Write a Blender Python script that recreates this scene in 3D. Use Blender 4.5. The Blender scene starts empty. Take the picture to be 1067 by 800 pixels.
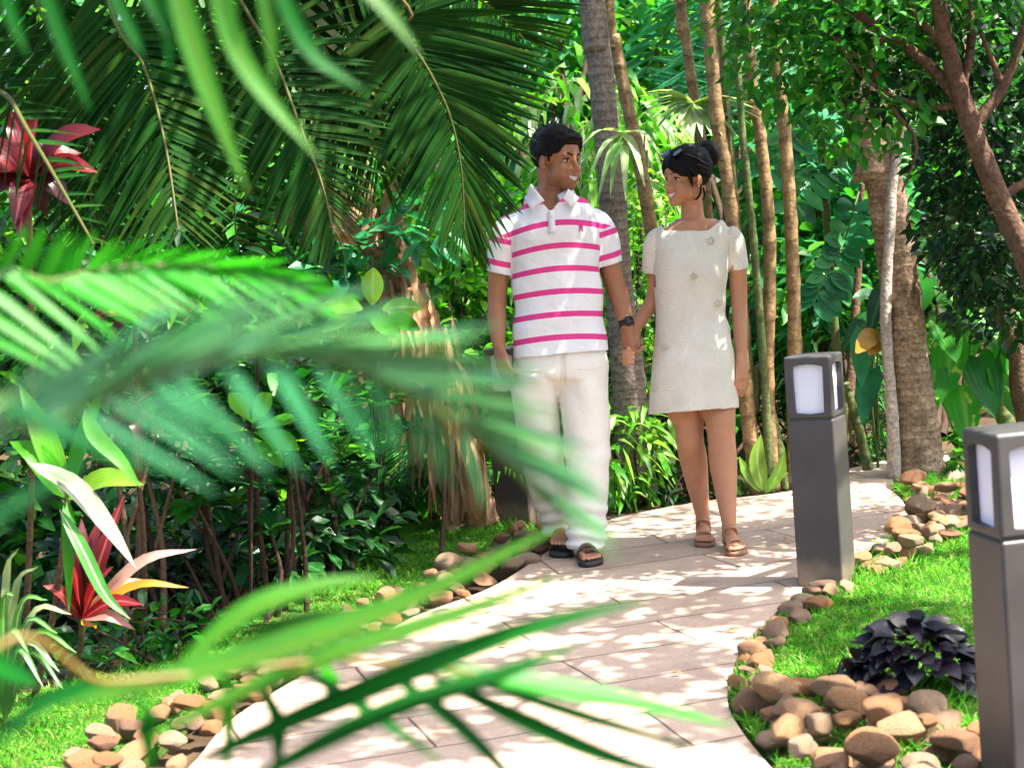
import bpy, bmesh, math, random
import numpy as np
from mathutils import Vector, Matrix
random.seed(7); RNG = np.random.default_rng(11)
SC = bpy.context.scene; COL = SC.collection
R = math.radians
# ---------------------------------------------------------------- camera
CAM_H, PITCH, ROLL, FPX = 1.30, R(4.67), R(4.5), 1750.0
_r0 = np.array([1.,0,0]); _u0 = np.array([0, math.sin(PITCH), math.cos(PITCH)]); FWD = np.array([0, math.cos(PITCH), -math.sin(PITCH)])
RGT = _r0*math.cos(ROLL) - _u0*math.sin(ROLL)
UPV = _u0*math.cos(ROLL) + _r0*math.sin(ROLL)
CAMP = np.array([0,0,CAM_H])
def P(px, py, d):
    return CAMP + FWD*d + RGT*((px-533.5)/FPX*d) - UPV*((py-400)/FPX*d)
def G(px, py, z=0.0):
    v = FWD + RGT*((px-533.5)/FPX) - UPV*((py-400)/FPX)
    return CAMP + v*((z-CAM_H)/v[2])
def PY(px, py, y):
    v = FWD + RGT*((px-533.5)/FPX) - UPV*((py-400)/FPX)
    return CAMP + v*(y/v[1])
def GD(px, py):
    return float((G(px,py)-CAMP)@FWD)
def PX(p):
    q = np.asarray(p)-CAMP; d = q@FWD
    return 533.5+FPX*(q@RGT)/d, 400-FPX*(q@UPV)/d
cd = bpy.data.cameras.new('camera'); cam = bpy.data.objects.new('camera', cd); COL.objects.link(cam)
M4 = Matrix.Identity(4)
for i in range(3):
    M4[i][0], M4[i][1], M4[i][2], M4[i][3] = RGT[i], UPV[i], -FWD[i], CAMP[i]
cam.matrix_world = M4
cd.sensor_width = 36; cd.lens = FPX/1067*36; cd.clip_start = 0.02; cd.clip_end = 500
cd.dof.use_dof = True; cd.dof.focus_distance = 6.85; cd.dof.aperture_fstop = 5.0
SC.camera = cam
# ---------------------------------------------------------------- mesh helpers (vertices and faces as arrays)
def join(parts):
    Vs, Fs, o = [], [], 0
    for V, F in parts:
        Vs.append(np.asarray(V, float)); Fs += [tuple(int(i)+o for i in f) for f in F] ; o += len(V)
    return np.concatenate(Vs), Fs
def crom(pts, n):
    "smooth curve through points (any dimension), n samples"
    p = np.asarray(pts, float); m = len(p)
    if m == 2: return p[0]+(p[1]-p[0])*np.linspace(0,1,n)[:,None]
    e = np.vstack([2*p[0]-p[1], p, 2*p[-1]-p[-2]]); out = []
    for u in np.linspace(0, m-1, n):
        i = min(int(u), m-2); t = u-i
        a,b,c,d = e[i],e[i+1],e[i+2],e[i+3]
        out.append(.5*((2*b)+(-a+c)*t+(2*a-5*b+4*c-d)*t*t+(-a+3*b-3*c+d)*t**3))
    return np.array(out)
def nrm(v): v = np.asarray(v, float); return v/np.maximum(np.linalg.norm(v, axis=-1, keepdims=True), 1e-9)
def tube(pts, rad, ns=12, n=None, cap=True, wob=0.0, ref=None, flat=1.0):
    "round tapered tube; rad scalar or list matching pts"
    p = np.asarray(pts, float); r = np.broadcast_to(np.asarray(rad, float), (len(p),)) if np.ndim(rad)==0 else np.asarray(rad, float)
    if n:
        q = crom(np.hstack([p, r[:,None]]), n); p, r = q[:,:3], np.maximum(q[:,3], 1e-4)
    t = nrm(np.gradient(p, axis=0)); V = []
    a = np.cross(t[0], ref if ref is not None else ([0,1,0] if abs(t[0][1])<.9 else [1,0,0])); a = nrm(a)
    ang = np.linspace(0, 2*np.pi, ns, endpoint=False)
    for i in range(len(p)):
        a = nrm(a - t[i]*(a@t[i])); b = np.cross(t[i], a)
        rr = r[i]*(1+wob*RNG.standard_normal(ns)) if wob else r[i]
        V.append(p[i] + np.outer(np.cos(ang)*rr, a) + np.outer(np.sin(ang)*rr*flat, b))
    V = np.concatenate(V); m = len(p); F = []
    for i in range(m-1):
        for k in range(ns):
            k2 = (k+1)%ns
            F.append((i*ns+k, i*ns+k2, (i+1)*ns+k2, (i+1)*ns+k))
    if cap:
        F.append(tuple(range(ns-1,-1,-1))); F.append(tuple((m-1)*ns+k for k in range(ns)))
    return V, F
def ball(c, r, nu=20, nv=12, rot=None):
    c = np.asarray(c, float); r = np.broadcast_to(np.asarray(r, float), (3,))
    V = [[0,0,1]]
    for j in range(1, nv):
        th = math.pi*j/nv
        for i in range(nu):
            ph = 2*math.pi*i/nu; V.append([math.sin(th)*math.cos(ph), math.sin(th)*math.sin(ph), math.cos(th)])
    V.append([0,0,-1]); V = np.array(V)*r
    if rot is not None: V = V@np.asarray(rot).T
    F = [(0, 1+i, 1+(i+1)%nu) for i in range(nu)]
    for j in range(nv-2):
        for i in range(nu):
            a = 1+j*nu+i; b = 1+j*nu+(i+1)%nu; F.append((a, a+nu, b+nu, b))
    l = len(V)-1; o = 1+(nv-2)*nu
    F += [(l, o+(i+1)%nu, o+i) for i in range(nu)]
    return V+c, F
def box(c, s, rot=None):
    V = np.array([[x,y,z] for x in (-.5,.5) for y in (-.5,.5) for z in (-.5,.5)])*np.asarray(s, float)
    if rot is not None: V = V@np.asarray(rot).T
    return V+np.asarray(c, float), [(0,1,3,2),(4,6,7,5),(0,4,5,1),(2,3,7,6),(0,2,6,4),(1,5,7,3)]
def loft(cs, ra, rb, adir, n=28, ns=28, ex=2.0, bdir=None):
    "stack of (super)elliptic sections; adir = direction of the wide half axis"
    k = len(cs); A = np.hstack([np.asarray(cs,float), np.asarray(ra,float)[:,None], np.asarray(rb,float)[:,None]])
    q = crom(A, n); ang = np.linspace(0, 2*np.pi, ns, endpoint=False)
    c, s = np.cos(ang), np.sin(ang); c = np.sign(c)*np.abs(c)**(2/ex); s = np.sign(s)*np.abs(s)**(2/ex)
    a = nrm(adir); V = []
    t = nrm(np.gradient(q[:,:3], axis=0))
    for i in range(n):
        aa = nrm(a - t[i]*(a@t[i])); b = np.cross(t[i], aa)
        V.append(q[i,:3] + np.outer(c*max(q[i,3],1e-3), aa) + np.outer(s*max(q[i,4],1e-3), b))
    F = [(i*ns+k, i*ns+(k+1)%ns, (i+1)*ns+(k+1)%ns, (i+1)*ns+k) for i in range(n-1) for k in range(ns)]
    F.append(tuple(range(ns-1,-1,-1))); F.append(tuple((n-1)*ns+k for k in range(ns)))
    return np.concatenate(V), F
def rotz(a): c,s = math.cos(a), math.sin(a); return np.array([[c,-s,0],[s,c,0],[0,0,1.]])
def rotx(a): c,s = math.cos(a), math.sin(a); return np.array([[1.,0,0],[0,c,-s],[0,s,c]])
def roty(a): c,s = math.cos(a), math.sin(a); return np.array([[c,0,s],[0,1.,0],[-s,0,c]])
_w = np.random.default_rng(3)
_ND, _NP = nrm(_w.standard_normal((24,3))), _w.uniform(0, 6.28, 24)
def wob(p, f, k=10, s=0):
    "smooth pseudo noise, about -1..1"
    p = np.asarray(p, float); o = np.zeros(len(p))
    for i in range(k):
        j = (i+s)%24; o += np.sin(p@_ND[j]*f*(1+.35*((i*7)%5)) + _NP[j] + 1.3*np.sin(p@_ND[(j+5)%24]*f*.6))
    return o/math.sqrt(k)*.8
# ---------------------------------------------------------------- objects, parts, tags
BASE = {}
def link(o): COL.objects.link(o); return o
def mesh_obj(name, V, F, mats, parent=None, uv=None, smooth=True, mi=None, attr=None, base=None):
    V = np.asarray(V, float)
    if base is None: base = BASE.get(parent.name, np.zeros(3)) if parent is not None else np.zeros(3)
    me = bpy.data.meshes.new(name)
    if isinstance(F, np.ndarray):
        nF, kk = F.shape; W = V-base
        me.vertices.add(len(W)); me.vertices.foreach_set('co', W.astype(np.float32).ravel())
        me.loops.add(nF*kk); me.loops.foreach_set('vertex_index', F.astype(np.int32).ravel())
        me.polygons.add(nF); me.polygons.foreach_set('loop_start', np.arange(0, nF*kk, kk, dtype=np.int32))
        me.update(calc_edges=True)
    else:
        me.from_pydata((V-base).tolist(), [], F)
    if uv is not None:
        l = me.uv_layers.new(name='uv'); idx = np.empty(len(me.loops), np.int32); me.loops.foreach_get('vertex_index', idx)
        l.data.foreach_set('uv', np.asarray(uv, np.float32)[idx].ravel())
    if attr:
        for an, av in attr.items():
            a = me.attributes.new(an, 'FLOAT', 'POINT'); a.data.foreach_set('value', np.asarray(av, np.float32))
    for m in (mats if isinstance(mats, (list, tuple)) else [mats]): me.materials.append(m)
    if mi is not None: me.polygons.foreach_set('material_index', np.asarray(mi, np.int32))
    if smooth: me.polygons.foreach_set('use_smooth', np.ones(len(me.polygons), bool))
    me.update()
    o = link(bpy.data.objects.new(name, me))
    if parent is not None: o.parent = parent; BASE[o.name] = base
    return o
def tag(o, label=None, cat=None, group=None, kind=None):
    if label: o['label'] = label
    if cat: o['category'] = cat
    if group: o['group'] = group
    if kind: o['kind'] = kind
    return o
def thing(name, loc, label, cat, group=None):
    o = link(bpy.data.objects.new(name, None)); o.location = [float(x) for x in loc]; o.empty_display_size = .1
    BASE[o.name] = np.asarray(loc, float); return tag(o, label, cat, group)
def solo(name, V, F, mats, label, cat, group=None, kind=None, base=None, **k):
    "a thing that is one mesh; origin at its base"
    V = np.asarray(V, float)
    if base is None: base = np.array([V[:,0].mean(), V[:,1].mean(), V[:,2].min()])
    o = mesh_obj(name, V, F, mats, base=base, **k); o.location = base; BASE[o.name] = base
    return tag(o, label, cat, group, kind)
def evaluated(V, F, mods):
    "mesh through modifiers -> (V, F)"
    me = bpy.data.meshes.new('tmp')
    me.from_pydata(np.asarray(V,float).tolist(), [], F); o = link(bpy.data.objects.new('tmp', me))
    for typ, kw in mods:
        m = o.modifiers.new('m', typ)
        for k, v in kw.items(): setattr(m, k, v)
    dg = bpy.context.evaluated_depsgraph_get(); dg.update()
    e = o.evaluated_get(dg); m2 = e.to_mesh()
    n = len(m2.vertices); co = np.empty(n*3, np.float32); m2.vertices.foreach_get('co', co)
    Fo = [tuple(p.vertices) for p in m2.polygons]
    e.to_mesh_clear(); bpy.data.objects.remove(o); bpy.data.meshes.remove(me)
    return co.reshape(-1,3).astype(float), Fo
def melt(parts, vox, smooth=4, fac=.5):
    V, F = join(parts)
    return evaluated(V, F, [('REMESH', dict(mode='VOXEL', voxel_size=vox, adaptivity=0.0)), ('SMOOTH', dict(factor=fac, iterations=smooth))])
def vnormals(V, F):
    F = np.array([f if len(f)==4 else (f[0],f[1],f[2],f[2]) for f in F]); n = np.cross(V[F[:,2]]-V[F[:,0]], V[F[:,3]]-V[F[:,1]])
    N = np.zeros_like(V)
    for k in range(4): np.add.at(N, F[:,k], n)
    return nrm(N)
def cut(V, F, keep, it=8):
    "drop the faces whose centre fails keep(), then smooth the new rim"
    F = np.array([f for f in F if len(f)==4]); c = V[F].mean(1); F = F[keep(c)]
    used = np.unique(F); mp = -np.ones(len(V), int); mp[used] = np.arange(len(used)); V = V[used]; F = mp[F]
    E = np.concatenate([F[:,[0,1]],F[:,[1,2]],F[:,[2,3]],F[:,[3,0]]]); E.sort(1)
    u, cnt = np.unique(E, axis=0, return_counts=True); b = u[cnt==1]
    for _ in range(it):
        S = np.zeros_like(V); n = np.zeros(len(V))
        for i,j in ((0,1),(1,0)):
            np.add.at(S, b[:,i], V[b[:,j]]); np.add.at(n, b[:,i], 1)
        k = n>0; V[k] = .5*V[k]+.5*S[k]/n[k][:,None]
    return V, F
def inpoly(x, y, poly):
    x = np.asarray(x); y = np.asarray(y); r = np.zeros(x.shape, bool); n = len(poly)
    for i in range(n):
        x1,y1 = poly[i]; x2,y2 = poly[(i+1)%n]
        if y1 == y2: continue
        c = ((y1>y) != (y2>y)) & (x < (x2-x1)*(y-y1)/(y2-y1)+x1); r ^= c
    return r
def PXs(V):
    q = V-CAMP; d = q@FWD
    return 533.5+FPX*(q@RGT)/d, 400-FPX*(q@UPV)/d
# ---------------------------------------------------------------- leaves
def shape_w(kind, t):
    if kind == 'blade':  return np.clip(np.minimum(t/.12, 1),.25,1)*(1-t**2.2)**.8 + .01
    if kind == 'ellip':  return np.sin(np.pi*np.clip(t*.96+.02,0,1))**.75
    if kind == 'obov':   return np.sin(np.pi*np.clip(t,0,1)**1.5*.985+.015)**.8
    if kind == 'lance':  return np.sin(np.pi*np.clip(t,0.0,1)**.75)**.9+.012
    if kind == 'heart':  return np.where(t<.22, .55+.45*np.sin(t/.22*np.pi/2), 1)*np.cos(np.clip((t-.2)/.8,0,1)*np.pi/2)**.8+.0
def leaves(p, d, up, L, W, droop=.2, kind='ellip', fold=.25, nl=4, curl=0.0):
    """N leaves at once. p,d,up (N,3); L,W lengths (N,). Every leaf is 3 columns wide (two rims and a midrib)."""
    p = np.asarray(p,float); N = len(p); d = nrm(d); up = np.broadcast_to(np.asarray(up,float),(N,3))
    L = np.broadcast_to(np.asarray(L,float),(N,)); W = np.broadcast_to(np.asarray(W,float),(N,)); droop = np.broadcast_to(np.asarray(droop,float),(N,))
    s = np.cross(d, up); bad = np.linalg.norm(s,axis=1)<1e-3; s[bad] = [1,0,0]; s = nrm(s); u = np.cross(s, d)
    t = np.linspace(0,1,nl+1); w = shape_w(kind, t); tt = t.copy()
    V = np.zeros((N, nl+1, 3, 3)); grav = np.array([0,0,-1.])
    for i in range(nl+1):
        c = p + d*(L*tt[i])[:,None] + grav*(droop*L*t[i]**2)[:,None] - d*(.35*droop*droop*L*t[i]**2)[:,None]
        e = (W*.5*w[i])[:,None]*s; f = (W*.5*w[i]*fold)[:,None]*u
        back = -d*(L*.14)[:,None] if (kind=='heart' and i==0) else 0
        cu = curl*(W*w[i]*.5)[:,None]*grav
        V[:,i,0] = c-e+f+back+cu; V[:,i,1] = c; V[:,i,2] = c+e+f+back+cu
    V = V.reshape(-1,3); q = []
    for i in range(nl):
        for k in range(2):
            a = i*3+k; q.append((a, a+1, a+4, a+3))
    q = np.array(q); F = (q[None]+ (np.arange(N)*(nl+1)*3)[:,None,None]).reshape(-1,4)
    uv = np.zeros((nl+1,3,2)); uv[...,0] = [0,.5,1]; uv[...,1] = t[:,None]; UV = np.tile(uv.reshape(-1,2),(N,1))
    return V, F, UV
class LM:
    "collects leaf batches (quads, uv, material index) into one mesh"
    def __init__(s): s.V=[]; s.F=[]; s.U=[]; s.M=[]; s.n=0
    def add(s, V, F, U=None, m=0):
        V = np.asarray(V,float)
        if not isinstance(F, np.ndarray):
            F = np.array([f if len(f)==4 else (f[0],f[1],f[2],f[2]) for f in F if len(f) in (3,4)])
        s.V.append(V); s.F.append(F+s.n); s.U.append(U if U is not None else np.full((len(V),2),.5)); s.M.append(np.full(len(F), m)); s.n += len(V); return s
    def build(s, name, mats, parent=None, **k):
        return mesh_obj(name, np.concatenate(s.V), np.concatenate(s.F), mats, parent, uv=np.concatenate(s.U), mi=np.concatenate(s.M), **k)
    def solo(s, name, mats, label, cat, group=None, kind=None, base=None):
        return solo(name, np.concatenate(s.V), np.concatenate(s.F), mats, label, cat, group, kind, base, uv=np.concatenate(s.U), mi=np.concatenate(s.M))
def frond(lm, rach, tipA, tipB, n=40, w=.03, r0=.010, r1=.002, t0=.12, jit=.03, droop=.12, nl=5, rm=1, lm_i=0, kind='blade', fold=.35, nrach=40, upv=None):
    "one palm frond: a rachis and two rows of leaflets that end on two tip curves"
    Rc = crom(rach, nrach); lm.add(*tube(Rc, np.linspace(r0, r1, nrach), 7, cap=False), m=rm)
    ts = np.linspace(t0, 1, n)
    def samp(c, t):
        c = crom(c, 60); i = np.clip(t*59, 0, 58.999); k = i.astype(int); f = (i-k)[:,None]; return c[k]*(1-f)+c[k+1]*f
    for tip in (tipA, tipB):
        if tip is None: continue
        tj = np.clip(ts + RNG.uniform(-.4,.4,n)/n, 0, 1); a = samp(rach, tj); b = samp(tip, (tj-t0)/(1-t0))
        L = np.linalg.norm(b-a, axis=1); b = b + RNG.standard_normal((n,3))*(jit*L)[:,None]; L = np.linalg.norm(b-a, axis=1)+1e-4
        tang = nrm(samp(rach, np.clip(tj+.02,0,1))-samp(rach, np.clip(tj-.02,0,1)))
        up = np.cross(b-a, tang) if upv is None else np.broadcast_to(upv,(n,3))
        sgn = np.sign(up[:,2:3]+1e-6); up = up*sgn
        b2 = b + np.array([0,0,1.])*(droop*L)[:,None]
        lm.add(*leaves(a, b2-a, up, np.linalg.norm(b2-a,axis=1), w*RNG.uniform(.75,1.1,n)*np.clip(L/np.median(L),.45,1.1), droop, kind, fold, nl), m=lm_i)
    return lm
def pline(px, d):
    "pixel polyline + depth(s) -> world points"
    ds = np.broadcast_to(np.asarray(d,float),(len(px),)); return np.array([P(a,b,e) for (a,b),e in zip(px,ds)])
def scatter_leaves(lm, c, rad, n, L, W, m=0, kind='ellip', shell=.5, droop=.25, nl=3, fold=.3, outward=.6, flatten=.35):
    "leaves spread through an ellipsoidal clump, mostly towards its outside"
    c = np.asarray(c,float); rad = np.broadcast_to(np.asarray(rad,float),(3,))
    q = nrm(RNG.standard_normal((n,3))); r = RNG.uniform(0,1,n)**(1/3.)*(1-shell)+shell*RNG.uniform(.75,1.05,n)
    p = c+q*rad*r[:,None]
    d = q*outward + RNG.standard_normal((n,3))*.6; d[:,2] = d[:,2]*(1-flatten)-.12
    up = RNG.standard_normal((n,3))*.45+[0,0,1]
    lm.add(*leaves(p, d, up, L*RNG.uniform(.6,1.2,n), W*RNG.uniform(.6,1.2,n), droop, kind, fold, nl), m=m)
# ---------------------------------------------------------------- materials
MAT = {}
def newmat(name):
    m = bpy.data.materials.new(name); m.use_nodes = True; nt = m.node_tree; nt.nodes.clear(); MAT[name] = m
    return m, nt
def nd(nt, t, **k):
    n = nt.nodes.new(t)
    for a, b in k.items():
        if a.startswith('i_'):
            key = a[2:].replace('_',' '); n.inputs[key].default_value = b
        else: setattr(n, a, b)
    return n
def ramp(nt, stops, fac=None, interp='LINEAR'):
    n = nt.nodes.new('ShaderNodeValToRGB'); cr = n.color_ramp; cr.interpolation = interp
    while len(cr.elements) < len(stops): cr.elements.new(.5)
    for e, (p, c) in zip(cr.elements, stops): e.position = p; e.color = (*c, 1) if len(c)==3 else c
    if fac is not None: nt.links.new(fac, n.inputs[0])
    return n
def mixc(nt, a, b, f, mode='MIX'):
    n = nt.nodes.new('ShaderNodeMix'); n.data_type = 'RGBA'; n.blend_type = mode
    for i, v in ((6,a),(7,b),(0,f)):
        if isinstance(v, (tuple, list)): n.inputs[i].default_value = (*v,1) if len(v)==3 else v
        elif isinstance(v, (int,float)): n.inputs[i].default_value = v
        else: nt.links.new(v, n.inputs[i])
    return n.outputs[2]
def math_(nt, op, a, b=0.0, c=0.0):
    n = nt.nodes.new('ShaderNodeMath'); n.operation = op
    for i, v in enumerate((a,b,c)):
        if isinstance(v,(int,float)): n.inputs[i].default_value = v
        else: nt.links.new(v, n.inputs[i])
    return n.outputs[0]
def leafmat(name, cols, trans=.35, tcol=None, rough=.38, rib=None, var=None, varth=.5, spec=.5, tip=None, noise=8.0, tgain=1.6):
    m, nt = newmat(name); Lk = nt.links.new
    g = nd(nt,'ShaderNodeNewGeometry'); k = len(cols)
    rp = ramp(nt, [(i/(max(k-1,1)), c) for i,c in enumerate(cols)], g.outputs['Random Per Island'])
    tc = nd(nt,'ShaderNodeTexCoord'); nz = nd(nt,'ShaderNodeTexNoise', i_Scale=noise, i_Detail=3.0); Lk(tc.outputs['Object'], nz.inputs['Vector'])
    v = ramp(nt, [(.3,(.62,.62,.62)),(.7,(1.25,1.25,1.25))], nz.outputs['Fac'])
    col = mixc(nt, rp.outputs[0], v.outputs[0], 1.0, 'MULTIPLY')
    uvn = nd(nt,'ShaderNodeUVMap'); sx = nd(nt,'ShaderNodeSeparateXYZ'); Lk(uvn.outputs[0], sx.inputs[0])
    if var is not None:
        n2 = nd(nt,'ShaderNodeTexNoise', i_Scale=noise*5, i_Detail=2.0); Lk(tc.outputs['Object'], n2.inputs['Vector'])
        f = ramp(nt, [(varth,(0,0,0)),(varth+.06,(1,1,1))], n2.outputs['Fac']); col = mixc(nt, col, var, f.outputs[0])
    if tip is not None:
        f = ramp(nt, [(.6,(0,0,0)),(1,(1,1,1))], sx.outputs['Y']); col = mixc(nt, col, tip, f.outputs[0])
    if rib is not None:
        a = math_(nt,'ABSOLUTE', math_(nt,'SUBTRACT', sx.outputs['X'], .5)); f = ramp(nt, [(.03,(1,1,1)),(.10,(0,0,0))], a)
        col = mixc(nt, col, rib, f.outputs[0])
    bs = nd(nt,'ShaderNodeBsdfPrincipled', i_Roughness=rough); Lk(col, bs.inputs['Base Color']); bs.inputs['Specular IOR Level'].default_value = spec
    # fine veins across the blade
    wv = nd(nt,'ShaderNodeTexWave', i_Scale=2.2, i_Distortion=.6); wv.bands_direction='X'; Lk(uvn.outputs[0], wv.inputs['Vector'])
    bp = nd(nt,'ShaderNodeBump', i_Strength=.12, i_Distance=.006); Lk(wv.outputs['Fac'], bp.inputs['Height']); Lk(bp.outputs[0], bs.inputs['Normal'])
    out = nd(nt,'ShaderNodeOutputMaterial')
    if trans > 0:
        tr = nd(nt,'ShaderNodeBsdfTranslucent'); tcl = mixc(nt, col, tcol or (1.5*tgain/1.6,1.6*tgain/1.6,.8), 1.0, 'MULTIPLY'); Lk(tcl, tr.inputs['Color'])
        mx = nd(nt,'ShaderNodeMixShader'); mx.inputs[0].default_value = trans; Lk(bs.outputs[0], mx.inputs[1]); Lk(tr.outputs[0], mx.inputs[2]); Lk(mx.outputs[0], out.inputs[0])
    else: Lk(bs.outputs[0], out.inputs[0])
    return m
def plainmat(name, col, rough=.6, spec=.5, noise=None, bump=0.0, bscale=60, sub=0.0, metal=0.0, coord='Object', detail=4.0, stretch=None):
    "noise = (scale, colour2, low, high)"
    m, nt = newmat(name); Lk = nt.links.new; bs = nd(nt,'ShaderNodeBsdfPrincipled', i_Roughness=rough, i_Metallic=metal); bs.inputs['Specular IOR Level'].default_value = spec
    tc = nd(nt,'ShaderNodeTexCoord'); src = tc.outputs[coord]
    if stretch: mp = nd(nt,'ShaderNodeMapping'); mp.inputs['Scale'].default_value = stretch; Lk(src, mp.inputs[0]); src = mp.outputs[0]
    if noise:
        n = nd(nt,'ShaderNodeTexNoise', i_Scale=noise[0], i_Detail=detail, i_Roughness=.6); Lk(src, n.inputs['Vector'])
        f = ramp(nt, [(noise[2],(0,0,0)),(noise[3],(1,1,1))], n.outputs['Fac']); c = mixc(nt, col, noise[1], f.outputs[0]); Lk(c, bs.inputs['Base Color'])
    else: bs.inputs['Base Color'].default_value = (*col,1)
    if bump:
        n = nd(nt,'ShaderNodeTexNoise', i_Scale=bscale, i_Detail=4.0); Lk(src, n.inputs['Vector'])
        b = nd(nt,'ShaderNodeBump', i_Strength=bump, i_Distance=.01); Lk(n.outputs['Fac'], b.inputs['Height']); Lk(b.outputs[0], bs.inputs['Normal'])
    if sub: bs.inputs['Subsurface Weight'].default_value = sub; bs.inputs['Subsurface Radius'].default_value = (.02,.008,.004); bs.inputs['Subsurface Scale'].default_value = .6
    out = nd(nt,'ShaderNodeOutputMaterial'); Lk(bs.outputs[0], out.inputs[0]); return m
def barkmat(name, c1, c2, ring=0.0, rscale=14.0, rough=.85):
    "bark with blotches, and leaf-scar rings when ring > 0"
    m, nt = newmat(name); Lk = nt.links.new; bs = nd(nt,'ShaderNodeBsdfPrincipled', i_Roughness=rough); bs.inputs['Specular IOR Level'].default_value=.25
    tc = nd(nt,'ShaderNodeTexCoord'); n = nd(nt,'ShaderNodeTexNoise', i_Scale=9.0, i_Detail=8.0, i_Roughness=.7); Lk(tc.outputs['Object'], n.inputs['Vector'])
    f = ramp(nt, [(.35,(0,0,0)),(.65,(1,1,1))], n.outputs['Fac']); col = mixc(nt, c1, c2, f.outputs[0])
    n2 = nd(nt,'ShaderNodeTexNoise', i_Scale=60.0, i_Detail=6.0); Lk(tc.outputs['Object'], n2.inputs['Vector']); h = n2.outputs['Fac']
    f2 = ramp(nt, [(.3,(.55,.55,.55)),(.6,(1.1,1.1,1.1))], h); col = mixc(nt, col, f2.outputs[0], 1.0, 'MULTIPLY')
    if ring:
        wv = nd(nt,'ShaderNodeTexWave', i_Scale=rscale, i_Distortion=4.5, i_Detail=4.0); wv.inputs['Detail Scale'].default_value=1.6; wv.bands_direction='Z'; wv.wave_profile='SAW'; Lk(tc.outputs['Object'], wv.inputs['Vector'])
        f3 = ramp(nt, [(0,(.40,.36,.33)),(.10,(.95,.95,.95)),(.3,(1.1,1.1,1.1)),(.85,(.85,.85,.85)),(1,(.6,.58,.56))], wv.outputs['Fac']); col = mixc(nt, col, f3.outputs[0], ring, 'MULTIPLY')
        h = math_(nt,'ADD', math_(nt,'MULTIPLY', h, .5), wv.outputs['Fac'])
    Lk(col, bs.inputs['Base Color'])
    b = nd(nt,'ShaderNodeBump', i_Strength=.7, i_Distance=.012); Lk(h, b.inputs['Height']); Lk(b.outputs[0], bs.inputs['Normal'])
    out = nd(nt,'ShaderNodeOutputMaterial'); Lk(bs.outputs[0], out.inputs[0]); return m
# ---------------------------------------------------------------- light
SUN_EL, SUN_AZ = R(60), R(112)      # azimuth from +Y (into the picture) towards +X (right)
SUND = np.array([math.cos(SUN_EL)*math.sin(SUN_AZ), math.cos(SUN_EL)*math.cos(SUN_AZ), math.sin(SUN_EL)])
W = bpy.data.worlds.new('World'); SC.world = W; W.use_nodes = True
wn = W.node_tree; wn.nodes.clear()
sky = wn.nodes.new('ShaderNodeTexSky'); sky.sky_type = 'NISHITA'; sky.sun_disc = False; sky.sun_elevation = SUN_EL; sky.sun_rotation = SUN_AZ; sky.dust_density = 3.5; sky.ozone_density = .3; sky.air_density = .8
bg = wn.nodes.new('ShaderNodeBackground'); bg.inputs[1].default_value = .125; wo = wn.nodes.new('ShaderNodeOutputWorld')
wn.links.new(sky.outputs[0], bg.inputs[0]); wn.links.new(bg.outputs[0], wo.inputs[0])
sl = bpy.data.lights.new('sun','SUN'); sl.energy = 5.0; sl.angle = R(.55); sl.color = (1,.94,.84)
so = link(bpy.data.objects.new('sun', sl)); so.rotation_euler = Vector((-SUND).tolist()).to_track_quat('-Z','Y').to_euler(); so.location = (6,3,12)
SC.view_settings.view_transform = 'Standard'; SC.view_settings.look = 'None'; SC.view_settings.exposure = 2.1; SC.view_settings.gamma = 1; SC.view_settings.use_curve_mapping = False
cy = SC.cycles; cy.max_bounces = 7; cy.diffuse_bounces = 4; cy.glossy_bounces = 2; cy.transmission_bounces = 5; cy.transparent_max_bounces = 4
cy.use_denoising = True; cy.caustics_reflective = False; cy.caustics_refractive = False; cy.sample_clamp_indirect = 6; cy.use_adaptive_sampling = True; cy.adaptive_threshold = .02
# ---------------------------------------------------------------- ground
soil = plainmat('soil', (.045,.028,.016), .95, .2, noise=(3.0,(.10,.065,.035),.4,.7), bump=.8, bscale=25)
turf = plainmat('turf', (.035,.10,.015), .95, .2, noise=(5.0,(.12,.13,.03),.45,.75), bump=.6, bscale=80)
V, F = box((0,12,-.30),(160,160,.5)); tag(mesh_obj('ground', V, F, soil, smooth=False), kind='structure')
def flat(name, px, z, mat, thick=.04, world=None, n=None):
    pts = np.array([G(a,b,z) for a,b in px]) if world is None else np.asarray(world,float)
    if n: pts = crom(pts, n)
    k = len(pts); top = pts.copy(); top[:,2] = z; bot = top.copy(); bot[:,2] = z-thick
    bm = bmesh.new(); vs = [bm.verts.new(v) for v in top]; f = bm.faces.new(vs); f.normal_update()
    if f.normal.z < 0: f.normal_flip()
    bmesh.ops.triangulate(bm, faces=[f]); bm.verts.ensure_lookup_table(); T = [tuple(v.index for v in g.verts) for g in bm.faces]; bm.verts.index_update()
    T = [tuple(v.index for v in g.verts) for g in bm.faces]; bm.free()
    F = T + [(i, (i+1)%k, k+(i+1)%k, k+i) for i in range(k)]
    o = mesh_obj(name, np.vstack([top,bot]), F, mat, smooth=False); return tag(o, kind='structure')
PATH_L = [(100,900),(150,850),(205,790),(240,750),(290,718),(340,690),(395,662),(436,640),(511,612),(567,577),(605,552),(640,540)]
PATH_F = [(690,529),(740,521),(800,515),(846,506),(868,494),(905,483),(960,474),(1090,462)]
PATH_R = [(1090,476),(990,489),(930,499),(921,506),(934,515),(945,530),(942,546),(925,563),(892,586),(850,613),(805,640),(778,668),(762,700),(758,730),(770,757),(800,795),(850,850),(900,910)]
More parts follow.
